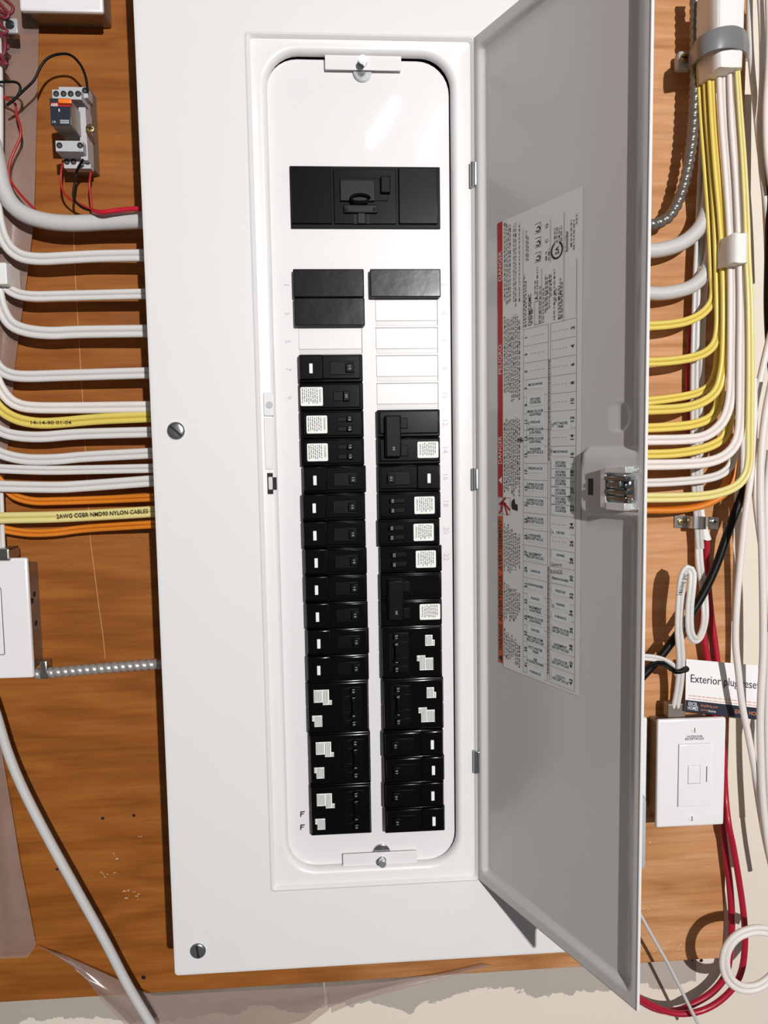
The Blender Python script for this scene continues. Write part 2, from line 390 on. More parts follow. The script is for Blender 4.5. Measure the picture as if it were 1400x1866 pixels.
cov = obj('cover', ring_mesh(rings), M_cover, panel, 25)
cov['label'] = 'glossy white steel cover frame'
# dead front with its raised numbers
DX0, DX1, DZ0, DZ1 = OX0+.0035, OX1-.0065, OZ0+.0035, OZ1-.0070
bm = ring_mesh([rrect(DX0, DX1, DZ0, DZ1, OR-.004, DF+.002), rrect(DX0, DX1, DZ0, DZ1, OR-.004, DF), rrect(DX0+.001, DX1-.001, DZ0+.001, DZ1-.001, OR-.005, DF-.0003)], True)
dead = obj('dead_front', bm, M_dead, panel, 5)
bk = box(OX0, OX1, .0165, .018, OZ0, OZ1); obj('inner_backing', bk, M_hole, panel)
pr = Print(lambda x, z: Vector((x, DF-.0006, z)))
for k in range(1, 12):
    pr.text(str(2*k), .0930, rowz(k-1)-.0127, h=.0050, rot=-90)
    if k < 6: pr.text(str(2*k-1), -.0520, rowz(k-1)-.0127, h=.0046, rot=-90)
obj('raised_numbers', pr.bm(), M_emb, dead)
pr = Print(lambda x, z: Vector((x, DF-.0006, z)))
for py in (1483, 1507):
    c = at(551, py, DF); pr.line([(c.x-.0015, c.z-.0024), (c.x-.0012, c.z+.0022), (c.x+.0022, c.z+.0024)], .0011); pr.line([(c.x-.0012, c.z), (c.x+.0012, c.z+.0002)], .001)
o = obj('handwritten_letters', pr.bm(), M_bink, dead); o['label'] = 'two blue marker letters'
# knockout plates (left row 3, right rows 2 to 5)
def knockout(x0, x1, k, name='knockout_plate'):
    z1 = rowz(k)-.0010; z0 = rowz(k+1)+.0010
    b = bmesh.new(); add_box(b, x0, x1, DF-.0012, DF+.001, z0+.0045, z1, bev=.0004)
    o = obj(name, b, M_dead, panel, True)
    b2 = bmesh.new(); add_box(b2, x0+.0003, x1-.0003, DF-.0006, DF+.001, z0+.0002, z0+.0043, bev=.0002)
    obj('tear_strip', b2, M_emb2, o, True)
    b3 = bmesh.new(); t = .0005
    add_box(b3, x0-t, x1+t, DF-.0005, DF+.0008, z1, z1+t); add_box(b3, x1, x1+t, DF-.0005, DF+.0008, z0, z1)
    obj('score_line', b3, M_grey, o)
XA0, XA1 = -.0425, .0160; XB0, XB1 = .0285, .0868
knockout(-.0420, .0158, 2)
for k in (1, 2, 3, 4): knockout(.0290, .0862, k)
# tabs and screws
def slot_screw(name, c, r, m, parent, dome=.26, ang=0.6, cross=False, label=None):
    b = bmesh.new(); n = 24; R = []
    for q in range(6):
        a = q/5*math.pi/2; rad = r*math.cos(a*.92) if q < 5 else 0
        rr = r*max(.05, math.cos(a))**.55 if q < 5 else r*.12; yy = -dome*r*math.sin(a)
        R.append([b.verts.new(Vector((c.x+rr*math.cos(2*math.pi*j/n), c.y+yy-.0006, c.z+rr*math.sin(2*math.pi*j/n)))) for j in range(n)])
    base = [b.verts.new(Vector((c.x+r*math.cos(2*math.pi*j/n), c.y, c.z+r*math.sin(2*math.pi*j/n)))) for j in range(n)]
    R = [base]+R
    for A, B in zip(R, R[1:]):
        for j in range(n): b.faces.new((A[j], A[(j+1) % n], B[(j+1) % n], B[j]))
    b.faces.new(R[-1]); bmesh.ops.recalc_face_normals(b, faces=b.faces)
    o = obj(name, b, m, parent, 'all')
    s = bmesh.new(); L_ = r*.80; t = r*.12; yt = c.y-dome*r-.0007
    add_box(s, -L_, L_, yt, yt+.0010, -t, t)
    if cross: add_box(s, -t, t, yt, yt+.0010, -L_*.6, L_*.6)
    s.transform(Matrix.Translation((c.x, 0, c.z)) @ Matrix.Rotation(ang, 4, 'Y'))
    so = obj('screw_slot', s, M_hole, o)
    if label: o['label'] = label
    return o
for (x0, x1, z0, z1, sx, sz) in ((-.0126, .0556, .3974, .4105, .0208, .4035), (-.0118, .0609, -.3445, -.3312, .0262, -.3390)):
    tb = obj('screw_tab', box(x0, x1, .0070, .0085, z0, z1, bev=.0006), M_dead, panel, True)
    b = bmesh.new(); add_cyl(b, (sx, .0072, sz), (0, -1, 0), .0042, .0012, 20); add_cyl(b, (sx, .0062, sz), (0, -1, -.25 if sz > 0 else .25), .0036, .011, 24, bev=.0009)
    obj('bolt', b, M_chr, tb, True)
    b = bmesh.new(); add_cyl(b, (sx, .0115, sz+(-.006 if sz > 0 else .006)), (0, -1, 0), .0085, .0022, 24, bev=.0006); obj('washer', b, M_chr, tb, True)
slot_screw('cover_screw', at(321, 785, 0), .0082, M_chr, panel, ang=.75)
slot_screw('cover_screw', at(361, 1732, 0), .0078, M_chr, panel, ang=1.45)
slot_screw('cover_screw', Vector((.200, 0, .0803)), .0082, M_chr, panel, ang=.2)
# strike plate, strip and keyhole at the left of the frame
a = at(480, 715, .002); b_ = at(500, 758, .002)
st = obj('strike_boss', box(a.x, b_.x, .0005, .003, b_.z, a.z, bev=.0008), M_cover, panel, True)
c = at(491, 738, 0); obj('dimple', cyl((c.x, .0008, c.z), (0, -1, 0), .0032, .0009, 20, bev=.0004), M_emb, st, True)
a = at(480, 762, .002); b_ = at(499, 855, .002)
obj('strike_strip', box(a.x+.0005, b_.x-.0005, .0012, .003, b_.z, a.z, bev=.0006), M_cover, panel, True)
a = at(487, 862, .002); b_ = at(505, 900, .002)
kh = bmesh.new(); add_box(kh, a.x, (a.x*.4+b_.x*.6), .0018, .003, b_.z, a.z); add_box(kh, (a.x+b_.x)/2, b_.x, .0018, .003, b_.z+.004, a.z-.004)
kk = obj('latch_slot', kh, M_hole, panel); obj('catch', box(a.x+.0008, a.x+.0048, .0010, .0025, b_.z+.004, a.z-.0035, bev=.0008), M_emb2, kk, True)
# ---------------- door
TH = 1.12029; WD, DH = .1964, FZ1-FZ0
UD = Vector((math.cos(TH), -math.sin(TH), 0)); ND = Vector((-math.sin(TH), -math.cos(TH), 0)); HG = Vector((FX1, 0, 0))
def sdf(u, v, x0, x1, y0, y1, r):
    qx = abs(u-(x0+x1)/2)-(x1-x0)/2+r; qy = abs(v-(y0+y1)/2)-(y1-y0)/2+r
    return math.hypot(max(qx, 0), max(qy, 0))+min(max(qx, qy), 0)-r
def sm(t): t = min(1, max(0, t)); return t*t*(3-2*t)
def door_h(u, v):
    d = sdf(u, v, .0085, .1885, .0115, DH-.0115, .004)
    boss = sdf(u, v, .1335, .30, .0087+.3587, .0575+.3587, .007)
    d = max(d, -boss)
    h = -.0055*sm(.5-d/.0052)
    ov = sdf(u, v, .1600, .1768, .0715+.3587, .0910+.3587, .0083)
    h += -.0012*(sm(.5-ov/.0016))
    return h
def nonuni(lo, hi, marks, coarse, fine, reach):
    out = [lo]
    while out[-1] < hi-1e-6:
        x = out[-1]; near = any(abs(x-m_) < reach for m_ in marks); nx = x+(fine if near else coarse)
        if not near:
            for m_ in marks:
                if x < m_-reach < nx: nx = m_-reach
        out.append(min(nx, hi))
    return out
us = nonuni(0, WD, [.0085, .1885, .1335, .168], .006, .0011, .0085)
vs = nonuni(0, DH, [.0115, DH-.0115, .3674, .4162, .440], .010, .0013, .012)
dm = bmesh.new(); G = [[dm.verts.new((u, -door_h(u, v), v)) for v in vs] for u in us]
for i in range(len(us)-1):
    for j in range(len(vs)-1): dm.faces.new((G[i][j], G[i+1][j], G[i+1][j+1], G[i][j+1]))
# back shell
T = .0016; H_ = [[dm.verts.new((u, -door_h(u, v)+T, v)) for v in vs] for u in us]; nu, nv = len(us)-1, len(vs)-1
for i in range(nu):
    for j in range(nv): dm.faces.new((H_[i][j], H_[i][j+1], H_[i+1][j+1], H_[i+1][j]))
    dm.faces.new((G[i][0], H_[i][0], H_[i+1][0], G[i+1][0])); dm.faces.new((G[i][nv], G[i+1][nv], H_[i+1][nv], H_[i][nv]))
for j in range(nv):
    dm.faces.new((G[0][j], G[0][j+1], H_[0][j+1], H_[0][j])); dm.faces.new((G[nu][j], H_[nu][j], H_[nu][j+1], G[nu][j+1]))
bmesh.ops.recalc_face_normals(dm, faces=dm.faces)
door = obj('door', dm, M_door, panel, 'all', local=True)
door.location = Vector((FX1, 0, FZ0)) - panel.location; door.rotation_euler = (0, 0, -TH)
door['label'] = 'open steel door seen from its shaded inner side'
def DL(px, py, h=-.0055):
    v = RT*((px-700)/FPX) + UP*((933-py)/FPX) + FW; O = HG+ND*h; t = (O-CAM).dot(ND)/v.dot(ND); q = CAM+v*t-HG
    return q.dot(UD), q.z-FZ0
lip = bmesh.new(); add_box(lip, WD-.0002, WD+.0009, -.0004, T+.0006, .0005, DH-.0005, bev=.0003)
lp = obj('edge_lip', lip, M_cover, door, True, local=True)
hi = []
for px, y0, y1 in ((863, 296, 342), (865.5, 853, 893), (869, 1367, 1408)):
    z1 = at(px, y0, 0).z; z0 = at(px, y1, 0).z
    b = bmesh.new(); add_cyl(b, (FX1-.0012, -.0005, z0), (0, 0, 1), .0022, z1-z0, 14, bev=.0004)
    add_box(b, FX1, FX1+.0026, -.0036, -.0016, z0+.001, z1-.0005, bev=.0005)
    obj('hinge', b, M_chr, panel, True)
# directory label on the door
LH = .0055-.0004
LU0, LV0 = DL(909, 409); LU1, _ = DL(1057, 800); _, LVb = DL(911, 1209)
su0, _ = DL(918, 800); su1, _ = DL(1060, 800); _, sv1 = DL(1060, 350); _, sv0 = DL(1048, 1268)
fnD = lambda h: (lambda u, v: Vector((u, -h, v)))
pr = Print(fnD(-LH)); pr.rect(su0-.0005, su1, LVb-.0015, LV0+.001)
sheet = obj('directory_label', pr.bm(), M_dlab, door, local=True); sheet['label'] = 'printed circuit directory sticker'
MT['x'] = None
ink = Print(fnD(-LH+.0003)); grid = Print(fnD(-LH+.0001)); fine = Print(fnD(-LH+.0003)); red = Print(fnD(-LH+.0001)); orng = Print(fnD(-LH+.0001)); wht = Print(fnD(-LH+.0002)); tape = Print(fnD(-LH+.0002)); redi = Print(fnD(-LH+.0002))
def dtext(P, t, px, py, wpx, hpx, rot=0, bold=True):
    u, v = DL(px, py)
    if rot:
        wd = DL(px, py-wpx/2)[1]-DL(px, py+wpx/2)[1]; h = DL(px+hpx/2, py)[0]-DL(px-hpx/2, py)[0]
    else:
        wd = DL(px+wpx/2, py)[0]-DL(px-wpx/2, py)[0]; h = DL(px, py-hpx/2)[1]-DL(px, py+hpx/2)[1]
    P.text(t, u, v, wd, h, rot, bold)
v1 = DL(913, 405)[1]; v2 = DL(913, 905)[1]; u0 = DL(909, 800)[0]; u1 = DL(917.5, 800)[0]
red.rect(u0, u1, v2, v1); v3 = DL(913, 940)[1]; v4 = DL(913, 1207)[1]; orng.rect(u0, u1, v4, v3)
dtext(wht, 'DANGER', 912.5, 485, 54, 6, 90, False); dtext(wht, 'PELIGRO', 912.5, 655, 54, 6, 90, False); dtext(wht, 'DANGER', 912.5, 820, 50, 6, 90, False)
def tri(P, px, py, s):
    u, v = DL(px, py); P.poly([(u-.0022, v-.0), (u+.0026, v-.0034), (u+.0026, v+.0034)])
tri(wht, 912.5, 875, 1)
dtext(ink, 'AVERTISSEMENT', 913, 993, 92, 6, 90); dtext(ink, 'ADVERTENCIA', 913.5, 1090, 84, 6, 90); dtext(ink, 'WARNING', 913.5, 1162, 48, 6, 90); tri(ink, 913, 1198, 1)
# fine print: rows of small type running up the sheet
random.seed(3)
def finecol(px, ya, yb, heavy=.45):
    u = DL(px, (ya+yb)/2)[0]; va = DL(px, ya)[1]; vb = DL(px, yb)[1]; v = vb
    while v < va:
        l = min(random.uniform(.0012, .0045), va-v); (ink if random.random() < heavy*.3 else fine).rect(u-.00050, u+.00050, v, v+l*.86); v += l+.0006
for ya, yb in ((402, 560), (572, 735), (760, 905), (948, 1048), (1052, 1138), (1143, 1210)):
    for q in range(9):
        px = 921 + q*3.4
        if ya == 402 and q in (4, 7): continue
        finecol(px, ya+random.uniform(0, 10)+(q*3 if ya > 900 else 0), yb-random.uniform(0, 22)+(q if ya > 1100 else 0), .9 if q in (0, 3, 8) else .2)
for px, ya, yb in ((957, 500, 596), (960, 512, 596), (971, 560, 590), (977, 510, 537), (981, 486, 538), (986, 520, 590), (992, 525, 588), (996, 500, 570), (999, 505, 565), (1003, 497, 562), (1006, 500, 540), (1012, 490, 583), (1015, 525, 550), (1020, 520, 582), (1023, 506, 582), (1026, 512, 580),
                   (961, 420, 475), (964, 430, 475), (997, 457, 475), (1002, 453, 475), (1013, 415, 445), (1017, 412, 442), (1021, 415, 443), (1025, 411, 440), (1043, 400, 450), (1048, 400, 455), (1053, 388, 408)): finecol(px, ya, yb, .5)
for px, ya, yb in ((955, 418, 600), (1005, 400, 478), (1030, 388, 585), (1053, 472, 576), (989, 490, 590)):
    ink.line([(DL(px, ya)[0], DL(px, ya)[1]), (DL(px, ya)[0], DL(px, yb)[1])], .0003)
dtext(ink, 'CHOMC42MC', 967, 565, 58, 5.5, 90); dtext(ink, 'A', 979, 543, 7, 7, 90)
ua, va = DL(976, 550); ub, vb = DL(984, 590); fine.line([(ua, va), (ub, va), (ub, vb), (ua, vb), (ua, va)], .0004)
for py in (417, 443, 470):
    ua, va = DL(977, py-8); ub, vb = DL(987, py+5); fine.line([(ua, va), (ub, va), (ub, vb), (ua, vb)], .0005)
    cu, cv = DL(983, py); ink.line([(cu-.003, cv-.001), (cu, cv-.002), (cu+.002, cv), (cu, cv+.002), (cu-.002, cv+.001)], .0008)
dtext(ink, 'C', 998, 439, 8, 5, 90, False); dtext(ink, 'G', 998, 412, 8, 5, 90, False)
cu, cv = DL(1016.5, 456)
ink.line([(cu+.0062*math.cos(math.radians(a)), cv+.0062*math.sin(math.radians(a))) for a in range(120, 421, 20)], .0014)
dtext(ink, 'SA', 1017, 456, 15, 7, 90); ink.rect(cu-.0003, cu+.0003, cv+.0062, cv+.0072)
dtext(ink, 'Schneider', 1034.5, 440, 38, 5, 90)
# hazard pictograms
hu0, hv0 = DL(910, 906); hu1, hv1 = DL(931, 938); redi.line([(hu0, hv0), (hu1, hv0), (hu1, hv1), (hu0, hv1), (hu0, hv0)], .0003)
Q = lambda x, y: DL(910+x/7.37*1.0, 905+y/7.37)
for pts, wl in (([(85, 20), (40, 85), (20, 95)], .0022), ([(40, 85), (40, 150), (35, 190), (15, 215)], .0018), ([(50, 85), (85, 100)], .0030), ([(80, 95), (145, 175)], .0020), ([(75, 100), (118, 245)], .0020)):
    redi.line([Q(a, b) for a, b in pts], wl)
pu, pv = DL(938, 920); ink.poly([(pu-.0030, pv+.003), (pu+.0005, pv+.006), (pu+.002, pv+.001), (pu+.005, pv+.0005), (pu+.005, pv-.005), (pu-.002, pv-.004), (pu-.0035, pv-.001)])
# directory table, 21 rows
tv1 = DL(955, 601)[1]; tv0 = DL(955, 1224)[1]; rp = (tv1-tv0)/21; tu0 = DL(955, 800)[0]; tu1 = DL(1051, 800)[0]; tg0 = DL(1000, 800)[0]; tg1 = DL(1004, 800)[0]
for k in range(22):
    v = tv1-rp*k; grid.line([(tu0, v), (tg0, v)], .0003); grid.line([(tg1, v), (tu1, v)], .0003)
for u in (tu0, tg0, tg1, tu1): grid.line([(u, tv0), (u, tv1)], .00035)
for k in list(range(0, 9)) + [11, 12]:
    v = tv1-rp*(k+.5)
    for q in range(5):
        if k < 3: uu = tu0+.0095+q*.0036; grid.rect(uu, uu+.0018, v-.0002, v+.0002)
        if k < 7 or k > 10: uu = tg1+.0025+q*.0036; grid.rect(uu, uu+.0018, v-.0002, v+.0002)
for k in range(21):
    v = tv1-rp*(k+.5); ink.text(str(2*k+1), tu0+.0036, v, h=.0034, rot=90, bold=True); ink.text(str(2*k+2), tu1-.0040, v, h=.0038, rot=90, bold=True)
v = tv1-rp*2
while v > tv0+rp*.6:
    l = random.uniform(.001, .004)
    if not (DL(1002, 835)[1] > v > DL(1002, 1030)[1]): fine.rect(tg0+.0006, tg1-.0006, v-l, v)
    v -= l+.0006
LT = [('MICROWAVE', 700), ('KITCHEN\nCOUNTER', 730), ('MAIN FLOOR\nLIGHTING', 752), ('FRIDGE', 769), ('UPPER FLOOR\nLIGHTING', 785), ('UPPER FLOOR\nLIGHTING', 802), ('WASHER\nRECEPTACLE', 821), ('FIREPLACE', 853.5), ('UPPER FLOOR\nRECEPTACLES', 886), ('UPPER FLOOR\nRECEPTACLES', 915), ('MAIN FLOOR\nRECEPTACLES', 948), ('WASHER\nRECEPTACLE', 979), ('BASEMENT\nRECEPTACLES', 1013), ('GARAGE', 1041), ('DISHWASHER', 1067), ('RANGE', 1091), ('BASEMENT\nLIGHTING', 1111), ('MAIN FLOOR\nLIGHTING', 1130), ('DRYER', 1149), ('BATHROOM\nRECEPTACLES', 1166.5), ('HOT WATER\nTANK', 1185), ('AIR\nCONDITIONER', 1205), ('FURNACE', 1226)]
RTT = [('HOT WATER\nTANK', 774), ('MICROWAVE', 823), ('KITCHEN\nCOUNTER', 846), ('KITCHEN\nCOUNTER', 863), ('KITCHEN\nCOUNTER', 879), ('KITCHEN\nCOUNTER', 896), ('KITCHEN\nCOUNTER', 912), ('KITCHEN\nCOUNTER', 928), ('DRYER', 971), ('SPARE', 1012), ('DISHWASHER', 1056), ('FRIDGE', 1078), ('RANGE', 1102), ('FURNACE', 1125), ('UPPER FLOOR\nRECEPTACLES', 1150), ('BASEMENT\nRECEPTACLES', 1180), ('OUTDOOR\nRECEPTACLES', 1208), ('UTILITY\nRECEPTACLE', 1237)]
for items, cxp, mp in ((LT, 977, 1), (RTT, 1023, 1)):
    for t, py in items:
        n_ = max(len(s) for s in t.split('\n')); two = '\n' in t
        wpx = min(30, n_*2.75+1); dtext(ink, t, cxp, py, wpx, 11 if two else 4.6)
        u, v = DL(cxp, py); tape.rect(u-.0108, u+.0108, v-.0042 if two else v-.0036, v+.0042 if two else v+.0036)
dtext(ink, 'Spice', 1017, 1029, 20, 7, 8, False) if 0 else None
def hand(t, px, py, wpx, hpx): 
    u, v = DL(px, py); wd = DL(px+wpx/2, py)[0]-DL(px-wpx/2, py)[0]; h = DL(px, py-hpx/2)[1]-DL(px, py+hpx/2)[1]; fine.text(t, u, v, wd, h, 6)
hand('Spice', 1016, 1029, 20, 8); hand('RANGE', 1016, 1042, 22, 8)
for t, px, py in (('A', 1009, 970), ('B', 1009, 775), ('A', 965, 975), ('B', 965, 771), ('B', 1010, 1104), ('A', 1009, 1052), ('B', 1007, 822)): hand(t, px, py, 4, 6)
cu, cv = DL(950, 803)
for a, b, c_, d in ((-.004, -.001, .002, .002), (-.003, .002, .003, -.001), (0, -.002, .001, .003), (-.005, .0005, .004, .0005)): ink.line([(cu+a, cv+b), (cu+c_, cv+d)], .0007)
obj('table_lines', grid.bm(), M_fine, door, local=True)
obj('label_tape', tape.bm(), mat('printed_tape', (.70, .73, .73), .4), door, local=True)
obj('danger_stripe', red.bm(), M_redp, door, local=True)['label'] = 'red danger stripe'
obj('warning_stripe', orng.bm(), M_orgp, door, local=True)['label'] = 'orange warning stripe'
obj('printed_text', ink.bm(), M_ink, door, local=True); obj('fine_print', fine.bm(), M_fine, door, local=True)
obj('stripe_lettering', wht.bm(), mat('stripe_white', (.75, .62, .6), .6), door, local=True); obj('shock_pictogram', redi.bm(), M_redp, door, local=True)
# latch on the door boss
def dbox(bm, px0, py0, px1, py1, h0, h1, bev=.0004):
    u0, v1 = DL(px0, (py0+py1)/2, h1)[0], DL((px0+px1)/2, py0, h1)[1]; u1, v0 = DL(px1, (py0+py1)/2, h1)[0], DL((px0+px1)/2, py1, h1)[1]
    return add_box(bm, u0, u1, -h1, -h0, v0, v1, bev)
b = bmesh.new(); dbox(b, 1094, 853, 1104, 925, -.001, .0060, .0006); dbox(b, 1102, 850, 1140, 862, -.001, .0080, .0006); dbox(b, 1104, 916, 1138, 930, -.001, .0080, .0006)
dbox(b, 1096, 858, 1138, 924, -.001, .0012, .0003)
lt = obj('latch_bracket', b, mat('bright_zinc', (.86, .88, .88), .38, metal=.75, var=.1, vscale=80), door, True, local=True)
b = bmesh.new()
for q, y0 in enumerate((868, 880, 892, 904)): dbox(b, 1100, y0, 1140, y0+9, .001, .0085-(q % 2)*.003, .0009)
dbox(b, 1106, 876, 1128, 890, .006, .0115, .0012)
o = obj('latch_mechanism', b, mat('dark_zinc', (.30, .34, .34), .2, metal=1, var=.4, vscale=150), door, True, local=True)
b = bmesh.new(); dbox(b, 1141, 873, 1156, 911, -.001, .0035, .0008); dbox(b, 1143, 868, 1150, 876, -.001, .0055, .0008); dbox(b, 1143, 908, 1150, 916, -.001, .0055, .0008)
obj('latch_bolt', b, M_chr, door, True, local=True)
b = bmesh.new(); dbox(b, 1072, 872, 1081, 902, -.001, .00015, 0); dbox(b, 1155, 876, 1162, 906, -.001, .0002, 0)
obj('latch_slot', b, mat('slot_shadow_brown', (.05, .045, .035), .7), door, local=True)
b = bmesh.new()
for y0 in (852, 925): dbox(b, 1147, y0, 1163, y0+8, -.001, .0006, .0003)
obj('rivet', b, M_chr, door, True, local=True)

# ------------------------------------------------------------------ breakers
def lbox(bm, s, x0, x1, yf, yb, z0, z1, bev=.0006):
    """box in breaker space: x from the outer edge (0) to the inner edge (.0585); s=+1 left column, -1 right"""
    a, b = (x0, x1) if s > 0 else (.0585-x1, .0585-x0)
    return add_box(bm, a, b, yf, yb, z0, z1, bev)
def lx(s, x): return x if s > 0 else .0585-x
def lprint(s, y): return Print(lambda x, z: Vector((x, y, z)))
def breaker_label(t, s, x0, x1, z0, z1, y, style=0):
    pr = lprint(s, y)
    if style == 0:
        a, b = sorted((lx(s, x0), lx(s, x1))); r = .0011; pts = []
        for cx, cz, a0 in ((b-r, z1-r, 0), (a+r, z1-r, 90), (a+r, z0+r, 180), (b-r, z0+r, 270)):
            for k in range(4): an = math.radians(a0+30*k); pts.append((cx+r*math.cos(an), cz+r*math.sin(an)))
        pr.poly(pts)
    else:
        for (xa, xb, za, zb) in style:
            a, b = sorted((lx(s, xa), lx(s, xb))); pr.rect(a, b, za, zb)
    o = obj('rating_label', pr.bm(), M_lab, t, local=True)
    pi = lprint(s, y-.0002); random.seed(int(x0*1e5)+int(s))
    a, b = sorted((lx(s, x0), lx(s, x1)))
    if style == 0:
        pi.text('Schneider', (b-.0024) if s > 0 else (a+.0024), (z0+z1)/2+.0005, wd=(z1-z0)*.70, h=.0019, rot=-90 if s > 0 else 90, bold=True)
        x = a+.0018 if s > 0 else a+.0050
        while x < (b-.0045 if s > 0 else b-.0015):
            zz = z0+.0012+random.uniform(0, .003)
            while zz < z1-.0015: l = random.uniform(.0012, .004); pi.rect(x-.00035, x+.00035, zz, min(zz+l, z1-.001)); zz += l+.0007
            x += .0019
    else:
        for (xa, xb, za, zb) in style:
            p, q = sorted((lx(s, xa), lx(s, xb))); x = p+.0007
            while x < q-.0004: pi.rect(x-.00022, x+.00022, za+.0004+random.uniform(0, .0008), zb-.0004-random.uniform(0, .001)); x += .00125
    obj('label_print', pi.bm(), M_grey, t, local=True)
def toggle(t, s, x, z, h=.0085, wdt=.0075, tip=.0050, y=.0045, num=None, base=.001):
    b = bmesh.new(); lbox(b, s, x-wdt/2, x+wdt/2, y-tip, base+.002, z-h/2, z+h/2, .0008)
    lbox(b, s, x-wdt/2-.009, x-wdt/2+.001, y-tip*.15, base+.002, z-h/2*.9, z+h/2*.9, .0005)
    o = obj('toggle', b, M_blk2, t, True, local=True)
    if num:
        pn = lprint(s, y-tip-.0002); pn.text(num, lx(s, x), z, wd=min(h*.75, .0036), h=.0021, rot=-90 if s > 0 else 90, bold=True)
        obj('rating_number', pn.bm(), M_num, o, local=True)
HB = .01266
def afci(s, label, num='15'):
    t = thing('arc_fault_breaker', label, 'circuit breaker')
    b = bmesh.new(); lbox(b, s, 0, .0585, .0045, .0118, -HB, HB, .0012); lbox(b, s, .0205, .0565, .0020, .0060, -HB+.0028, HB-.0012, .0010)
    obj('body', b, M_blk, t, True, local=True)
    b = bmesh.new(); lbox(b, s, .0010, .0225, .0008, .0110, -HB+.0022, HB-.0004, .0012); tm = obj('test_module', b, M_blk, t, True, local=True)
    b = bmesh.new(); lbox(b, s, .0098, .0129, -.0004, .002, -.0048, .0040, .0003); obj('test_button', b, M_btn, tm, True, local=True)
    b = bmesh.new(); lbox(b, s, .0285, .0500, .0015, .003, -.0062, .0062, .0005); obj('handle_well', b, M_blk2, t, True, local=True)
    toggle(t, s, .0465, 0, y=.0025, tip=.0030, num=num)
    return t
def single(s, label):
    t = thing('single_pole_breaker', label, 'circuit breaker')
    b = bmesh.new(); lbox(b, s, 0, .0585, .0045, .0118, -HB, HB, .0012); lbox(b, s, .0015, .0560, .0028, .006, -HB+.0020, HB-.0015, .0010)
    obj('body', b, M_blk, t, True, local=True)
    breaker_label(t, s, .0012, .0215, -.0085, .0085, .0025)
    toggle(t, s, .0430, 0, wdt=.0060, h=.0095, y=.0030, tip=.0030, num='20')
    return t
def tandem(s, label, num='15'):
    t = thing('tandem_breaker', label, 'circuit breaker')
    b = bmesh.new(); lbox(b, s, 0, .0585, .0045, .0118, -HB, HB, .0012); lbox(b, s, .0025, .0570, .0028, .006, -HB+.0020, HB-.0015, .0010)
    obj('body', b, M_blk, t, True, local=True)
    breaker_label(t, s, .0060, .0250, -.0082, .0080, .0025)
    for dz in (.0045, -.0045): toggle(t, s, .0455, dz, wdt=.0055, h=.0048, y=.0030, tip=.0034, num=num)
    return t
def double(s, label):
    t = thing('double_pole_breaker', label, 'circuit breaker')
    b = bmesh.new()
    for z in (.0127, -.0127): lbox(b, s, 0, .0585, .0045, .0118, z-HB, z+HB, .0012); lbox(b, s, .0015, .0565, .0025, .006, z-HB+.0030, z+HB-.0012, .0010)
    obj('body', b, M_blk, t, True, local=True)
    breaker_label(t, s, .0020, .0215, -.0195, -.0045, .0022)
    b = bmesh.new()
    for z in (.0127, -.0127): lbox(b, s, .0305, .0400, .0012, .004, z-.0050, z+.0050, .0006)
    obj('toggle', b, M_blk2, t, True, local=True)
    b = bmesh.new(); lbox(b, s, .0370, .0515, -.0045, .0025, -.0185, .0200, .0014); o = obj('handle_tie', b, M_blk2, t, True, local=True)
    pn = lprint(s, -.0048); pn.text('30', lx(s, .044), -.0105, wd=.0036, h=.0022, rot=-90 if s > 0 else 90, bold=True); obj('rating_number', pn.bm(), M_num, o, local=True)
    return t
def quad(s, label, num='15'):
    t = thing('quad_breaker', label, 'circuit breaker')
    b = bmesh.new()
    for z in (.0127, -.0127): lbox(b, s, 0, .0585, .0040, .0118, z-HB, z+HB, .0010)
    lbox(b, s, .0010, .0575, .0015, .006, -.0232, .0240, .0012)
    obj('body', b, M_blk, t, True, local=True)
    q = 1 if s > 0 else -1
    za, zb, zc, zd, ze = (.0045, .0170, .0015, -.0175, -.0070) if s > 0 else (-.0172, -.0050, -.0172, .0060, .0165)
    if s > 0: st = [(.0065, .0150, .0055, .0178), (.0150, .0210, .0030, .0178), (.0210, .0235, .0030, .0075), (.0065, .0140, -.0180, -.0070), (.0045, .0065, -.0125, -.0070)]
    else: st = [(.0095, .0165, .0060, .0165), (.0075, .0095, .0060, .0118), (.0090, .0165, -.0175, -.0055), (.0165, .0220, -.0175, -.0030), (.0220, .0245, -.0085, -.0030)]
    breaker_label(t, s, .006, .024, -.018, .018, .0012, st)
    b = bmesh.new(); lbox(b, s, .0320, .0515, .0010, .003, -.0190, .0195, .0004); obj('handle_well', b, M_blk2, t, True, local=True)
    for dz in (.0165, .0085, -.0065, -.0150): toggle(t, s, .0440, dz, wdt=.0058, h=.0050, y=.0015, tip=.0040, num=num, base=-.0005)
    b = bmesh.new(); lbox(b, s, .0425, .0455, -.0040, .001, -.0065, .0085, .0006); obj('handle_link', b, M_blk2, t, True, local=True)
    return t
def filler(x0, x1, k, label):
    b = bmesh.new(); add_box(b, x0, x1, .0040, .0118, rowz(k+1)+.0001, rowz(k)-.0001, bev=.0010, seg=2)
    o = obj('filler_plate', b, M_fill, None, True); tag(o, label, 'filler plate', 'black blanking plates in the panel')
filler(-.0455, .0186, 0, 'upper black blanking plate atop the left breaker column'); filler(-.0450, .0188, 1, 'lower black blanking plate of the left breaker column')
filler(.0241, .0888, 0, 'smudged grey black blanking plate atop the right breaker column')
GR = 'circuit breakers in the white panel'
def place(proto, s, k, n=1, dx=0): 
    z = rowz(k)-PITCH_B*n/2; proto.location = (XA0+dx if s > 0 else XB0-.0001+dx, 0, z)
    return proto
TAIL = lambda s: 'left' if s > 0 else 'right'
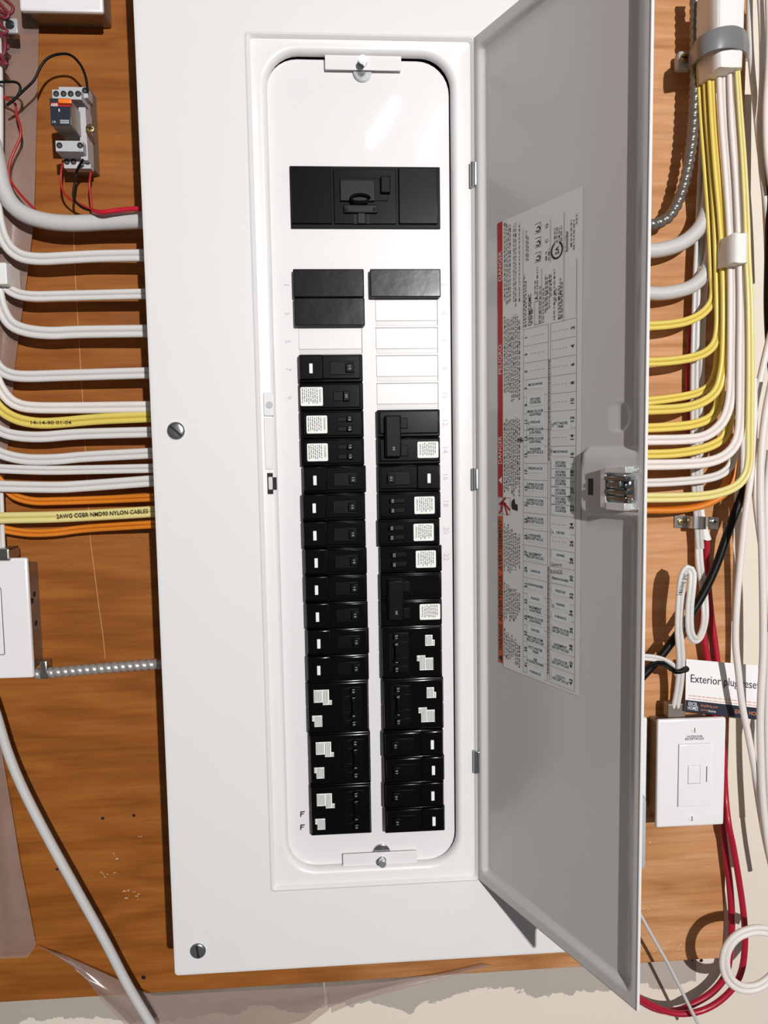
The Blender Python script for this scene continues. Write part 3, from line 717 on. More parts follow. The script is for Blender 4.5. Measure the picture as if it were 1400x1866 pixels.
a = afci(1, 'single black breaker with white test button, topmost breaker in the left column', ); a['group'] = GR; place(a, 1, 3)
b0 = single(1, 'black breaker with wide white rating label, second in the left column'); b0['group'] = GR; place(b0, 1, 4)
t0 = tandem(1, 'upper of two black tandem breakers with white labels in the left column'); t0['group'] = GR; place(t0, 1, 5)
dup(t0, (XA0, 0, rowz(6)-.0127), 'lower of two black tandem breakers with white labels in the left column')
ordn = ['first', 'second', 'third', 'fourth', 'fifth', 'sixth', 'seventh', 'eighth']
offs = [.002, 0, 0, .001, .0005, .001, .002, .001]
for q in range(8):
    o = dup(a, (XA0+offs[q]*.6, -.0028 if q else -.0008, rowz(7+q)-.0127), f'white-buttoned black breaker, {ordn[q]} below the left tandem breakers')
b0 = quad(1, 'upper of three four-toggle black breakers at the foot of the left column'); b0['group'] = GR; place(b0, 1, 15, 2)
dup(b0, (XA0+.0008, 0, rowz(17)-.0254), 'middle of three four-toggle black breakers at the foot of the left column')
dup(b0, (XA0+.0005, 0, rowz(19)-.0254), 'lowest of three four-toggle black breakers, bottom of the left column')
d0 = double(-1, 'two-pole black breaker with big handle tie, topmost in the right column'); d0['group'] = GR; place(d0, -1, 5, 2)
dup(d0, (XB0, -.0015, rowz(11)-.0254), 'two-pole black breaker with handle tie below the right tandem breakers')
a2 = afci(-1, 'white-buttoned black breaker just above the three right tandem breakers'); a2['group'] = GR; place(a2, -1, 7)
t2 = tandem(-1, 'top one of the three black tandem breakers in the right column', '20'); t2['group'] = GR; place(t2, -1, 8)
dup(t2, (XB0-.0012, 0, rowz(9)-.0127), 'middle one of the three black tandem breakers in the right column')
dup(t2, (XB0+.0006, 0, rowz(10)-.0127), 'bottom one of the three black tandem breakers in the right column')
q2 = quad(-1, 'upper of the two four-toggle black breakers in the right column'); q2['group'] = GR; place(q2, -1, 13, 2)
dup(q2, (XB0+.0008, 0, rowz(15)-.0254), 'lower of the two four-toggle black breakers in the right column')
for q, wd_ in enumerate(('top', 'second', 'third', 'lowest')):
    dup(a2, (XB0+(.0008 if q % 2 else 0), -.0028, rowz(17+q)-.0127), f'{wd_} of the four white-buttoned breakers ending the right column')
# main breaker
mb = thing('main_breaker', 'wide black main breaker above the two breaker columns', 'circuit breaker', (.022, DF, .261))
mx0, mx1, mz0, mz1 = -.0462, .0897, .2612, .3155
obj('frame', box(mx0, mx1, .0095, .0118, mz0, mz1, bev=.0003), M_blk2, mb)  # black plate; its bare border stands in for the shadow gaps
w1 = at(604, 360, .008).x; w2 = at(727, 360, .008).x
obj('side_plate', box(mx0+.0012, w1, .0070, .0100, mz0+.0035, mz1-.0015, bev=.0006), M_main, mb, True)
obj('side_plate', box(w2, mx1-.0028, .0070, .0100, mz0+.0035, mz1-.0015, bev=.0006), M_main, mb, True)
obj('centre_plate', box(w1+.0022, w2-.0025, .0078, .0100, mz0+.0035, mz1-.0030, bev=.0005), M_main, mb, True)
def mp_(x0, y0, x1, y1, yf, yb, m_, nm, bev=.0004, par=mb):
    a = at(x0, y0, yf); b = at(x1, y1, yf); return obj(nm, box(a.x, b.x, yf, yb, b.z, a.z, bev=bev), m_, par, True)
M_m2 = mat('worn_charcoal_plastic', (.009, .008, .008), .45, spec=.2, var=.3, vscale=90)
mp_(619, 324, 708, 366, .0070, .0080, M_blk2, 'handle_recess')
mp_(620, 328, 683, 366, .0050, .0080, M_m2, 'handle')
mp_(694, 320, 712, 351, .0030, .0080, M_main, 'trip_block', .0008)
mp_(626, 372, 689, 388, .0050, .0080, M_m2, 'retainer_bar', .0012)
mp_(652, 388, 666, 407, .0060, .0080, M_m2, 'stop_tab')
b = bmesh.new(); c = at(657, 361, .002)
sweep(b, catmull([Vector((c.x+.0085*math.cos(a), .0030, c.z+.0035*math.sin(a))) for a in [k*math.pi/6 for k in range(12)]], .002), round_profile(.0013, 8)); obj('grip_ring', b, M_blk2, mb, True)
b = bmesh.new()
for px in (632, 683):
    c = at(px, 381, .005); add_cyl(b, (c.x, .0055, c.z), (0, -1, 0), .0016, .0016, 12)
obj('rivets', b, M_blk2, mb, True)
for px in (648, 671): mp_(px-3, 390, px+3, 408, .0074, .0080, M_hole, 'vent_slot', 0)

# ------------------------------------------------------------------ cables at the left
GL = 'flat cables entering the left side of the panel'
def lc(label, pts, w, m, name='flat_cable', y=.068, flat=True):
    P = [(p[0], p[1], y) for p in pts]
    P[-1] = (P[-1][0]+14, P[-1][1], .064)
    return cable(name, label, P, w, y, m, flat, group=GL)
lc('thick round white cable, topmost of those entering the panel at left', [(-14, 255), (-4, 300), (4, 338), (20, 370), (46, 391), (85, 403), (130, 407), (190, 405), (262, 401)], 30, M_whiteg, 'thick_cable', flat=False)
lc('white flat cable directly beneath the thick white cable at left', [(-8, 375), (-2, 408), (6, 434), (20, 455), (42, 468), (75, 472), (120, 470), (180, 467), (265, 465)], 22, M_white)
lc('second white flat cable beneath the thick white cable at left', [(-14, 478), (-3, 502), (12, 523), (30, 535), (60, 540), (119, 539), (270, 535)], 19, M_white)
lc('third white flat cable beneath the thick white cable at left', [(-8, 505), (-3, 540), (5, 567), (20, 590), (47, 602), (90, 607), (150, 605), (272, 603)], 23, M_white)
lc('fourth white flat cable beneath the thick white cable at left', [(-20, 640), (-8, 662), (2, 674), (20, 683), (50, 686), (120, 684), (274, 679)], 21, M_white)
lc('white flat cable just above the upper yellow cable at left', [(-14, 672), (-4, 698), (5, 714), (18, 729), (37, 739), (70, 743), (150, 743), (276, 741)], 21, M_whiteb)
lc('upper yellow flat cable among the white ones at left', [(-16, 722), (-6, 738), (10, 753), (35, 765), (70, 771), (110, 770), (180, 764), (276, 759)], 20, M_yel)
uy = [o for o in COL.objects if o.get('label', '').startswith('upper yellow flat')][0]
lc('white flat cable just below the upper yellow cable at left', [(-20, 772), (-5, 782), (12, 790), (40, 795), (80, 796), (150, 791), (278, 787)], 20, M_white)
lc('third lowest white flat cable entering the panel at left', [(-20, 812), (-5, 823), (15, 831), (50, 837), (100, 837), (160, 832), (280, 825)], 20, M_white)
lc('second lowest white flat cable entering the panel at left', [(-20, 852), (0, 854), (80, 857), (160, 856), (282, 853)], 17, M_white, y=.068)
lc('lowest white flat cable entering the panel at left', [(-20, 884), (0, 886), (100, 888), (160, 885), (282, 875)], 21, M_white)
lc('upper orange cable behind the lower yellow cable at left', [(-20, 860), (-4, 872), (10, 888), (27, 904), (60, 913), (110, 913), (200, 910), (272, 906)], 15, M_org, 'orange_cable', .078)
yc = lc('lower yellow flat cable with black printing at left', [(-20, 945), (0, 944), (100, 942), (200, 937), (284, 931)], 21, M_yel2)
lc('lower orange cable beneath the lower yellow cable at left', [(-20, 955), (0, 963), (50, 971), (100, 970), (160, 963), (272, 955)], 15, M_org, 'orange_cable', .078)
def cprint(s, px0, px1, py0, py1, y, hpx, parent):
    a = at(px0, py0, y); b = at(px1, py1, y); c = (a+b)/2; ang = math.degrees(math.atan2(b.z-a.z, b.x-a.x))
    pr = Print(lambda x, z: Vector((x, y, z))); pr.text(s, c.x, c.z, wd=(b-a).length, h=hpx*(c-CAM).dot(FW)/FPX, rot=ang, bold=True)
    obj('jacket_print', pr.bm(), M_ink, parent)
cprint('2AWG CGBR NMD90 NYLON CABLES', 103, 270, 941, 931, .0610, 8, yc)
cprint('14-14-90 01-04', 56, 130, 770, 770, .0648, 6.5, uy)
# vertical cables in the film at the far left edge
cable('vertical_cable', 'white cable running up the far left edge above the thick cable', [(-4, 60), (-1, 140), (0, 250), (-2, 360), (-5, 450)], 12, .07, M_white, flat=False)
cable('box_cable', 'white flat cable dropping into the metal box at the left edge', [(-2, 885), (0, 930), (1, 970), (3, 1012)], 15, .075, M_white)
o = obj('tape_wrap', pbox(-8, 478, 12, 518, .054, .085, .001), M_tape); tag(o, 'small white tape wrap on the cables at the left edge', 'tape')
cable('loose_cable', 'long white round cable hanging diagonally at lower left', [(-25, 1250), (-6, 1305), (14, 1370), (42, 1438), (88, 1528), (140, 1622), (190, 1712), (236, 1800), (290, 1890)], 17, .045, M_whiteg, flat=False)
# thin wires
def wire(name, label, pts, w, y, m, cat='wire', group=None): return cable(name, label, pts, w, y, m, False, cat, group, step=.003)
wire('black_wire', 'thin black wire arching from the relay to the left edge', [(-6, 150), (15, 149), (30, 150), (37, 158), (35, 170), (26, 182), (12, 192), (26, 181), (45, 163), (62, 146), (74, 122), (86, 107), (105, 99), (128, 100), (146, 117), (156, 140), (160, 166)], 4.6, .062, M_bcab)
wire('red_wire', 'thin red wire curling down the plastic film at left', [(-5, 120), (3, 150), (6, 176), (18, 183), (28, 190), (30, 208), (37, 230), (37, 250), (26, 275), (17, 302), (19, 328), (38, 355), (64, 382)], 4.6, .072, M_redw)
wire('relay_wire', 'left red wire hanging under the relay', [(115, 292, .072), (111, 320), (114, 346), (128, 363), (150, 374), (170, 384)], 4, .075, M_redw, group='thin wires under the relay')
wire('relay_wire', 'right red wire hanging under the relay', [(166, 312, .075), (163, 335), (165, 358), (167, 380)], 4.5, .078, M_redw, group='thin wires under the relay')
wire('relay_wire', 'black wire hanging under the relay between two red ones', [(151, 291, .058), (140, 312), (136, 335), (134, 360), (148, 377), (172, 386)], 4.5, .070, M_bcab, group='thin wires under the relay')
wire('red_sleeve', 'bright red sleeve lying on the thick white cable', [(170, 385, .060), (185, 387), (210, 384), (240, 381), (275, 380)], 9, .052, mat('bright_red_sleeve', (.55, .01, .03), .3), 'sleeve')
# relay
rl = thing('relay', 'small grey plug-in relay with dark face and orange tab on plywood', 'relay', (at(150, 320, WALL).x, WALL, at(150, 320, WALL).z))
def rb(nm, x0, y0, x1, y1, yf, yb, m_, bev=.0004, par=None): return obj(nm, pbox(x0, y0, x1, y1, yf, yb, bev), m_, par or rl, True)
rb('base', 117, 158, 166, 306, .078, WALL-.0005, M_rel, .0008)
up = rb('terminal_step', 107, 158, 160, 178, .066, .080, M_relw, .0006); rb('terminal_step', 95, 163, 148, 181, .058, .078, M_relw, .0006)
rb('terminal_step', 101, 256, 151, 276, .052, .080, M_relw, .0006)
rb('terminal_step', 116, 289, 165, 307, .070, .080, M_relw, .0006)
rb('socket_side', 145, 195, 158, 292, .062, .080, M_relw, .0005)
rc = rb('relay_case', 91, 179, 129, 228, .036, .070, M_relc, .0010)
rb('face_plate', 91.5, 179, 129, 228, .0352, .0365, M_blue, .0004)
rb('test_tab', 105, 179, 130, 188, .0325, .0355, M_otab, .0012)
rb('colour_band', 93, 187, 128.5, 194, .0350, .0353, M_redp, 0)
pr = Print(lambda x, z: Vector((x, .0348, z))); c = at(99, 191, .035); pr.text('ABB', c.x, c.z, wd=.0062, h=.0026, bold=True)
c = at(99, 222, .035); pr.text('1A', c.x, c.z, wd=.0030, h=.0020); c = at(118, 222, .035)
for k in range(3): pr.rect(c.x-.004, c.x+.004, c.z-.0014+k*.0012, c.z-.0009+k*.0012)
c = at(108, 201, .035); pr.rect(c.x-.0005, c.x+.0005, c.z-.0012, c.z+.0012)
obj('face_lettering', pr.bm(), M_pwh, rl)
for pts, y in (([(102.5, 171), (116, 171), (129, 171), (142.5, 171)], .058), ([(155, 165)], .066), ([(108.5, 265), (146, 265)], .052), ([(122, 295), (134, 295), (160, 295)], .070)):
    for px, py in pts:
        c = at(px, py, y); h = obj('terminal_screw', cyl((c.x, y+.001, c.z), (0, -1, 0), .0027, .0014, 16), M_hole, rl)
        obj('screw_head', cyl((c.x+.0003, y-.0003, c.z-.0006), (0, -1, 0), .0015, .0004, 12), M_chr, h)
for px in (128, 139, 150, 161):
    c = at(px+2, 312, .082); obj('wire_port', cyl((c.x, .084, at(px, 307, .078).z-.0002), (0, 0, 1), .0022, .0004, 12), M_hole, rl)
rb('release_clip', 112, 270, 145, 276, .050, .054, M_relw, .0004)
c = at(163, 232, .055); o = slot_screw('mounting_screw', Vector((c.x, .058, c.z)), .0042, M_brass, rl, ang=.3, cross=True, label='brass mounting screw')
# top-left plate and metal box
def gang(nm, label, rect, yf, boxrect, m=M_plate):
    t = thing(nm, label, 'electrical box', at(rect[0], rect[3], WALL))
    x0, y0, x1, y1 = rect; b = bmesh.new(); pbox(x0, y0, x1, y1, yf, yf+.006, .0022, bm=b)
    pl = obj('wall_plate', b, m, t, True)
    bx = obj('metal_box', pbox(*boxrect, yf+.007, WALL, .002), M_box, t, True)
    return t, pl, bx
t, pl, bx = gang('switch_box', 'metal box with white cover plate cut by the top edge, upper left', (31, -150, 184, 21), .064, (42, -140, 184, 19))
t, pl, bx = gang('receptacle_box', 'metal box with white plate at the left edge below the cables', (-90, 1018, 55, 1238), .066, (-85, 1032, 55, 1222))
a = at(-60, 1073, .065); b_ = at(8, 1193, .065)
obj('plate_inset', box(a.x, b_.x, .0648, .067, b_.z, a.z, bev=.0012), M_plate, pl, True)
ed = bmesh.new(); add_box(ed, a.x-.0003, b_.x+.0004, .0652, .0665, b_.z-.0004, a.z+.0004, bev=.0013); obj('inset_gap', ed, M_grey, pl, True)
bxr = max(v.co.x for v in bx.data.vertices)+wloc(t).x
for py, py2 in ((1045, 1), (1088, 2), (1098, 2), (1142, 2), (1168, 1), (1200, 1)):
    c = at(62, py, .07); obj('knockout', cyl((bxr-.0002, .083+.003*(py % 3-1), c.z), (1, 0, 0),   .0030 if py2 == 2 else .0075, .0006, 20, bev=.0002), M_hole if py2 == 2 else M_galv, bx, True)
o = obj('cable_clamp', pbox(-6, 1000, 17, 1022, .060, .085, .002), M_galv); tag(o, 'small metal cable clamp on top of the left metal box', 'clamp')
# corrugated metal conduits
def flex(name, label, pts, w, y, m, pitch, amp=.16):
    path = px_path(pts, y, .0005); depth = (path[len(path)//2]-CAM).dot(FW); r = w*depth/FPX/2; n = 16
    b = bmesh.new(); s = 0; L_ = [0]
    for i in range(1, len(path)): L_.append(L_[-1]+(path[i]-path[i-1]).length)
    P2 = path[::2]; LL = L_[::2]
    def prof(f, i):
        out = []
        for k in range(n):
            ph = 2*math.pi*(LL[i]/pitch + k/n); rr = r*(1-amp+amp*abs(math.sin(ph/2))**.55)
            a = 2*math.pi*k/n; out.append((rr*math.cos(a), rr*math.sin(a)))
        return out
    sweep(b, P2, prof); o = obj(name, b, m, None, 'all'); tag(o, label, 'conduit'); return o
flex('armored_cable', 'short ribbed steel conduit from left metal box to the panel', [(66, 1228, .080), (110, 1224), (170, 1219), (230, 1214), (300, 1209)], 21, .078, mat('conduit_steel', (.50, .48, .46), .36, metal=.55, var=.15, vscale=80), .0072, .30)
b = pbox(72, 1205, 86, 1238, .072, .086, .0015); o = obj('conduit_connector', b, M_galv, None, True); tag(o, 'steel connector where ribbed conduit meets the left box', 'connector')
flex('armored_cable', 'long ribbed dark steel conduit curving down behind the open door, upper right', [(1268, -20), (1268, 60), (1268, 130), (1266, 190), (1262, 250), (1254, 305), (1243, 350), (1227, 385), (1206, 404), (1165, 414)], 21, .072, mat('dark_conduit_steel', (.22, .20, .18), .33, metal=.6, var=.2, vscale=80), .0078, .30)

# ------------------------------------------------------------------ cables at the right
GRR = 'flat cables entering the panel from the right'
def rc_(label, pts, w, m, name='flat_cable', y=.06, flat=True, w2=None): return cable(name, label, pts, w, y, m, flat, group=GRR, w2=w2)
rc_('upper thick pale grey cable bending in from the right', [(1130, 457), (1175, 457), (1200, 456), (1232, 448), (1257, 434), (1276, 414), (1288, 388), (1294, 350), (1296, 300)], 27, M_whiteg, 'thick_cable', .074, False)
rc_('lower thick pale grey cable bending in from the right', [(1130, 534), (1175, 534), (1205, 535), (1238, 530), (1264, 520), (1284, 500), (1296, 470), (1300, 430)], 25, M_whiteg, 'thick_cable', .076, False)
rc_('topmost yellow flat cable entering from the right', [(1130, 595), (1178, 594), (1215, 592), (1250, 586), (1278, 573), (1296, 553), (1301, 530), (1299, 495), (1297, 450), (1294, 390), (1287, 300), (1280, 200), (1276, 120), (1277, 40)], 17, M_yel, y=.066, w2=13)
rc_('second highest yellow flat cable entering from the right', [(1130, 660), (1178, 660), (1220, 658), (1260, 652), (1287, 642), (1303, 625), (1309, 600), (1310, 560), (1308, 480), (1305, 400), (1298, 300), (1290, 200), (1286, 100), (1288, 30)], 17, M_yel, y=.060, w2=13)
rc_('third highest yellow flat cable, bending in just below plywood gap at right', [(1130, 732), (1178, 731), (1230, 725), (1268, 717), (1292, 704), (1304, 680), (1309, 640), (1312, 580)], 17, M_yel, y=.073, w2=12)
rc_('fourth highest yellow flat cable with a wide bend at right', [(1130, 747), (1178, 747), (1230, 745), (1265, 739), (1292, 726), (1309, 706), (1318, 670), (1321, 630), (1322, 560), (1320, 480), (1315, 400), (1306, 300), (1299, 200), (1296, 120), (1300, 20)], 18, M_yel, y=.054, w2=14)
rc_('fifth highest yellow flat cable, below the wide bend at right', [(1130, 781), (1178, 780), (1220, 778), (1260, 774), (1290, 764), (1304, 750), (1311, 725), (1314, 690)], 17, M_yel, y=.067)
rc_('upper white flat cable with two ridges bending in at right', [(1130, 803), (1178, 802), (1240, 801), (1278, 797), (1303, 784), (1321, 762), (1331, 728), (1334, 680), (1335, 600), (1335, 500), (1334, 440), (1328, 340), (1319, 220), (1315, 120), (1316, 20)], 19, M_whiteb, y=.048, w2=18)
rc_('yellow flat cable tucked between two white cables at right', [(1130, 829), (1178, 828), (1230, 826), (1275, 819), (1303, 809), (1320, 796), (1328, 770), (1330, 740)], 17, M_yel, y=.062)
rc_('lower white flat cable with two ridges bending in at right', [(1130, 847), (1178, 847), (1240, 846), (1290, 842), (1320, 831), (1339, 812), (1348, 785), (1351, 740), (1352, 650), (1353, 560), (1352, 480), (1350, 430), (1345, 330), (1337, 220), (1334, 120), (1335, 20)], 20, M_whiteb, y=.0425, w2=17)
rc_('thin greyish white flat cable above the lowest yellow one at right', [(1130, 880), (1178, 880), (1230, 878), (1282, 873), (1312, 865), (1330, 851), (1337, 830), (1339, 800)], 16, M_white, y=.064)
rc_('lowest yellow flat cable with the widest bend at right', [(1130, 907), (1178, 907), (1250, 906), (1300, 901), (1338, 888), (1358, 868), (1366, 838), (1367, 780), (1368, 680), (1367, 560), (1363, 470), (1361, 400), (1356, 300), (1349, 200), (1344, 120), (1340, 20)], 19, M_yel2, y=.037, w2=9)
rc_('brown orange cable under the lowest yellow cable at right', [(1130, 926), (1178, 925), (1240, 924), (1285, 915), (1318, 896), (1332, 868), (1335, 830), (1334, 790)], 22, M_org, 'orange_cable', .070)
# white flat run behind the bundle down to the strap
cable('vertical_cable', 'pale flat cable running straight down behind the yellow cables to the steel strap', [(1292, -20), (1288, 120), (1283, 250), (1277, 380), (1271, 500), (1268, 600), (1266, 700), (1266, 800), (1267, 870), (1271, 930), (1276, 1000)], 16, .084, M_whiteg)
cable('red_cable', 'red cable glimpsed behind the yellow cables beside the plywood, right', [(1262, 560), (1257, 610), (1254, 660), (1253, 720), (1254, 800)], 6, .092, M_red, False)
cable('vertical_cable', 'grey white cable beside the straight cable behind the yellow ones', [(1302, -20), (1300, 200), (1292, 400), (1282, 560), (1278, 700), (1277, 800), (1277, 900), (1282, 960)], 11, .088, M_whiteg, False)
def tapewrap(label, quadpts, y0, y1, name='tape_wrap', m=M_tape, e_=.6):
    """a wrap of tape: rounded cross-section swept down; quadpts = [(xl, xr, py), ...] at the front face"""
    b = bmesh.new(); R = []
    for xl, xr, py in quadpts:
        A = at(xl, py, y1); B = at(xr, py, y0); cx = (A.x+B.x)/2; hw = (B.x-A.x)/2; z = B.z; hd = (y1-y0)/2; r = []
        for k in range(28):
            a = 2*math.pi*k/28
            r.append(b.verts.new((cx+hw*math.copysign(abs(math.cos(a))**e_, math.cos(a)), (y0+y1)/2+hd*math.copysign(abs(math.sin(a))**e_, math.sin(a)), z+.0006*math.sin(5*a))))
        R.append(r)
    for A, B in zip(R, R[1:]):
        for j in range(28): b.faces.new((A[j], A[(j+1) % 28], B[(j+1) % 28], B[j]))
    b.faces.new(R[0]); b.faces.new(R[-1][::-1]); bmesh.ops.recalc_face_normals(b, faces=b.faces)
    o = obj(name, b, m, None, True); tag(o, label, 'tape'); return o
tapewrap('long white tape wrap on the cable bundle at the top right', [(1256, 1366, -40), (1255, 1365, 0), (1255, 1364, 40), (1255, 1362, 80), (1258, 1360, 122)], .029, .084, e_=.42)
tapewrap('short bright white tape wrap midway down the right cable bundle', [(1296, 1370, 424), (1295, 1370, 445), (1295, 1369, 478)], .030, .072)
tapewrap('white tape wrap on the pale straight cable behind the yellow ones', [(1262, 1284, 486), (1262, 1284, 520)], .076, .092)
tapewrap('white tape wrap showing above and below the steel strap', [(1263, 1285, 928), (1265, 1290, 955), (1268, 1300, 984)], .080, .096)
# grey plastic strap with its screw
sp = thing('cable_strap', 'grey plastic strap clamping the taped bundle, brass screw at left', 'cable strap', at(1250, 105, WALL))
prof = [(-.010, 0), (.010, 0), (.010, .0022), (.004, .0030), (-.004, .0030), (-.010, .0022)]
path = catmull([at(1258, 112, .088), at(1266, 100, .060), at(1280, 85, .036), at(1306, 72, .0262), at(1335, 68, .0262), at(1354, 76, .034), at(1360, 88, .060), at(1360, 95, .09)], .003)
b = bmesh.new(); R = []
for i, p in enumerate(path):
    t = (path[min(i+1, len(path)-1)]-path[max(i-1, 0)]).normalized(); Z = Vector((0, 0, 1)); N = t.cross(Z).normalized()
    R.append([b.verts.new(p+Z*a*.95+N*(-1)*c*-1) for a, c in prof])
for A, B in zip(R, R[1:]):
    for j in range(6): b.faces.new((A[j], A[(j+1) % 6], B[(j+1) % 6], B[j]))
b.faces.new(R[0]); b.faces.new(R[-1][::-1]); bmesh.ops.recalc_face_normals(b, faces=b.faces)
obj('band', b, M_strap, sp, True)
obj('foot', pbox(1237, 91, 1266, 124, .084, WALL-.004, .003), M_strap2, sp, True)
c = at(1249, 105, .083); slot_screw('screw', Vector((c.x, .084, c.z)), .0048, M_brass, sp, ang=.1, cross=True, dome=.2)
# steel strap
sp = thing('pipe_strap', 'shiny steel two-hole strap holding the taped cables to the plywood', 'cable strap', at(1270, 953, WALL))
pth = [at(1230, 950, .0975), at(1249, 951, .0970)] + catmull([at(1250, 951, .0965), at(1255, 951, .086), at(1262, 952, .0785), at(1274, 952, .0765), at(1286, 953, .0785), at(1293, 953, .086), at(1296, 953, .0965)], .002) + [at(1310, 954, .0975)]
b = bmesh.new(); R = []
for i, p in enumerate(pth):
    R.append([b.verts.new(p+Vector((0, 0, s*.0066))+Vector((0, q, 0))) for s, q in ((-1, 0), (1, 0), (1, .001), (-1, .001))])
for A, B in zip(R, R[1:]):
    for j in range(4): b.faces.new((A[j], A[(j+1) % 4], B[(j+1) % 4], B[j]))
b.faces.new(R[0]); b.faces.new(R[-1][::-1]); bmesh.ops.recalc_face_normals(b, faces=b.faces); obj('band', b, M_chr, sp, True)
for px in (1242, 1303):
    c = at(px, 951, .096); slot_screw('screw', Vector((c.x, .0968, c.z)), .0036, M_brass if px < 1260 else M_chr, sp, cross=True, ang=.1, dome=.2)
# looped white cable below the strap
lpc = cable('looped_cable', 'white flat cable looping below the steel strap down to the metal box', [(1273, 978, .086), (1276, 1030, .084), (1283, 1080, .087), (1285, 1125, .082), (1278, 1156, .064), (1267, 1166, .052), (1258, 1150, .048), (1257, 1110, .047), (1261, 1070, .047), (1262, 1045, .049), (1254, 1036, .051), (1245, 1050, .052), (1240, 1090, .053), (1238, 1150, .056), (1241, 1200, .062), (1238, 1250, .070), (1229, 1300, .078)], 15, .055, M_white, w2=17)
cprint('14AWG 2/C', 1241, 1251, 1084, 1046, .0475, 7, lpc)
cable('side_cable', 'short white flat cable crossing behind the black cable to the zip tie', [(1120, 1196), (1160, 1197), (1190, 1199), (1212, 1205), (1228, 1216), (1238, 1232)], 13, .068, M_white)
cable('black_cable', 'thick black round cable running diagonally behind the looped white cable', [(1385, 800, .078), (1372, 855, .078), (1352, 905), (1330, 962), (1306, 1030), (1280, 1085), (1243, 1144), (1205, 1195), (1160, 1245)], 15, .072, M_bcab, False)
b = bmesh.new(); c = at(1238, 1219, .06)
sweep(b, catmull([Vector((c.x+.0078*math.cos(a), .0620+.011*math.sin(a), c.z+.0012*math.cos(a))) for a in [k*math.pi/6 for k in range(13)]], .002), [(-.0024, -.0007), (.0024, -.0007), (.0024, .0007), (-.0024, .0007)], N0=Vector((0, 0, 1)))
o = obj('zip_tie', b, M_bcab, None, True); tag(o, 'black tie binding the looped white cable above the metal box', 'zip tie')
cable('tie_tail', 'black flat strap end curving left from the cable tie', [(1246, 1222, .060), (1232, 1224, .058), (1216, 1213, .060), (1200, 1208, .064), (1165, 1224, .068)], 9, .062, M_bcab, True, 'strap')
cable('red_cable', 'right one of two crimson cables dropping behind the white card', [(1287, 978, .088), (1291, 1060, .094), (1297, 1125, .095), (1304, 1175, .094), (1310, 1230, .092), (1318, 1330, .088), (1322, 1440, .088), (1328, 1500), (1337, 1545), (1348, 1610), (1356, 1670), (1358, 1720), (1352, 1768), (1334, 1803), (1300, 1832), (1260, 1846), (1215, 1843), (1150, 1812)], 11, .075, M_red, False, group='crimson cables at lower right')
cable('red_cable', 'left one of two crimson cables dropping behind the white card', [(1282, 1090, .090), (1279, 1130, .088), (1284, 1168, .088), (1292, 1220, .088), (1303, 1330, .092), (1308, 1440, .090), (1317, 1500), (1324, 1560), (1331, 1620), (1334, 1680), (1331, 1735), (1322, 1778), (1298, 1808), (1262, 1830), (1232, 1842), (1190, 1836), (1130, 1800)], 12, .090, M_red, False, group='crimson cables at lower right')
# card
cdh = thing('sign_card', 'white and navy card reading Exterior plug rese, propped behind the cables', 'card', at(1318, 1312, .078))
def cardpt(u, v, dy=0):  # u 0..1 left-right, v 0..1 bottom-top
    tl, tr, br, bl = (1251, 1201), (1396, 1214), (1392, 1313), (1249, 1296)
    px = (bl[0]*(1-u)+br[0]*u)*(1-v)+(tl[0]*(1-u)+tr[0]*u)*v; py = (bl[1]*(1-u)+br[1]*u)*(1-v)+(tl[1]*(1-u)+tr[1]*u)*v
    return at(px, py, .068+.006*v+dy)
# real card corners in space, then bilinear
K = [cardpt(0, 0), cardpt(1, 0), cardpt(1, 1), cardpt(0, 1)]
def K3(u, v, dy=0): return (K[0]*(1-u)+K[1]*u)*(1-v)+(K[3]*(1-u)+K[2]*u)*v+Vector((0, dy, 0))
b = bmesh.new(); f = [b.verts.new(K3(u, v)) for u, v in ((0, 0), (1, 0), (1, 1), (0, 1))]; g = [b.verts.new(K3(u, v, .0005)) for u, v in ((0, 0), (1, 0), (1, 1), (0, 1))]
b.faces.new(f); b.faces.new(g[::-1])
for j in range(4): b.faces.new((f[j], f[(j+1) % 4], g[(j+1) % 4], g[j]))
bmesh.ops.recalc_face_normals(b, faces=b.faces); obj('card_sheet', b, M_card, cdh)
pr = Print(lambda u, v: K3(u, v, -.0003)); pr.rect(0, 1, 0, .22); obj('navy_band', pr.bm(), M_navy, cdh)
pr = Print(lambda u, v: K3(u, v, -.0005)); pr.text('Exterior plug reset', .06+.435, .62, wd=.87, h=.20)
pr.v = [(min(u, .995), v) for u, v in pr.v]; obj('headline', pr.bm(), M_ink, cdh)
pr = Print(lambda u, v: K3(u, v, -.0005)); pr.text('EXCEL\nHOMES', .095, .115, wd=.13, h=.15, bold=True); pr.text('home', .34, .065, wd=.09, h=.05); obj('white_lettering', pr.bm(), M_pwh, cdh)
pr = Print(lambda u, v: K3(u, v, -.0005)); pr.text('Simplifying your', .30, .145, wd=.22, h=.06); pr.text('journey', .245, .065, wd=.10, h=.05); pr.text('EXCEL HOMES', .81, .11, wd=.36, h=.075, bold=True)
for q in range(2):
    u = .04
    while u < .95: l = random.uniform(.02, .07); pr.rect(u, u+l, .305-q*.055, .318-q*.055); u += l+.014
obj('orange_lettering', pr.bm(), M_orp, cdh)
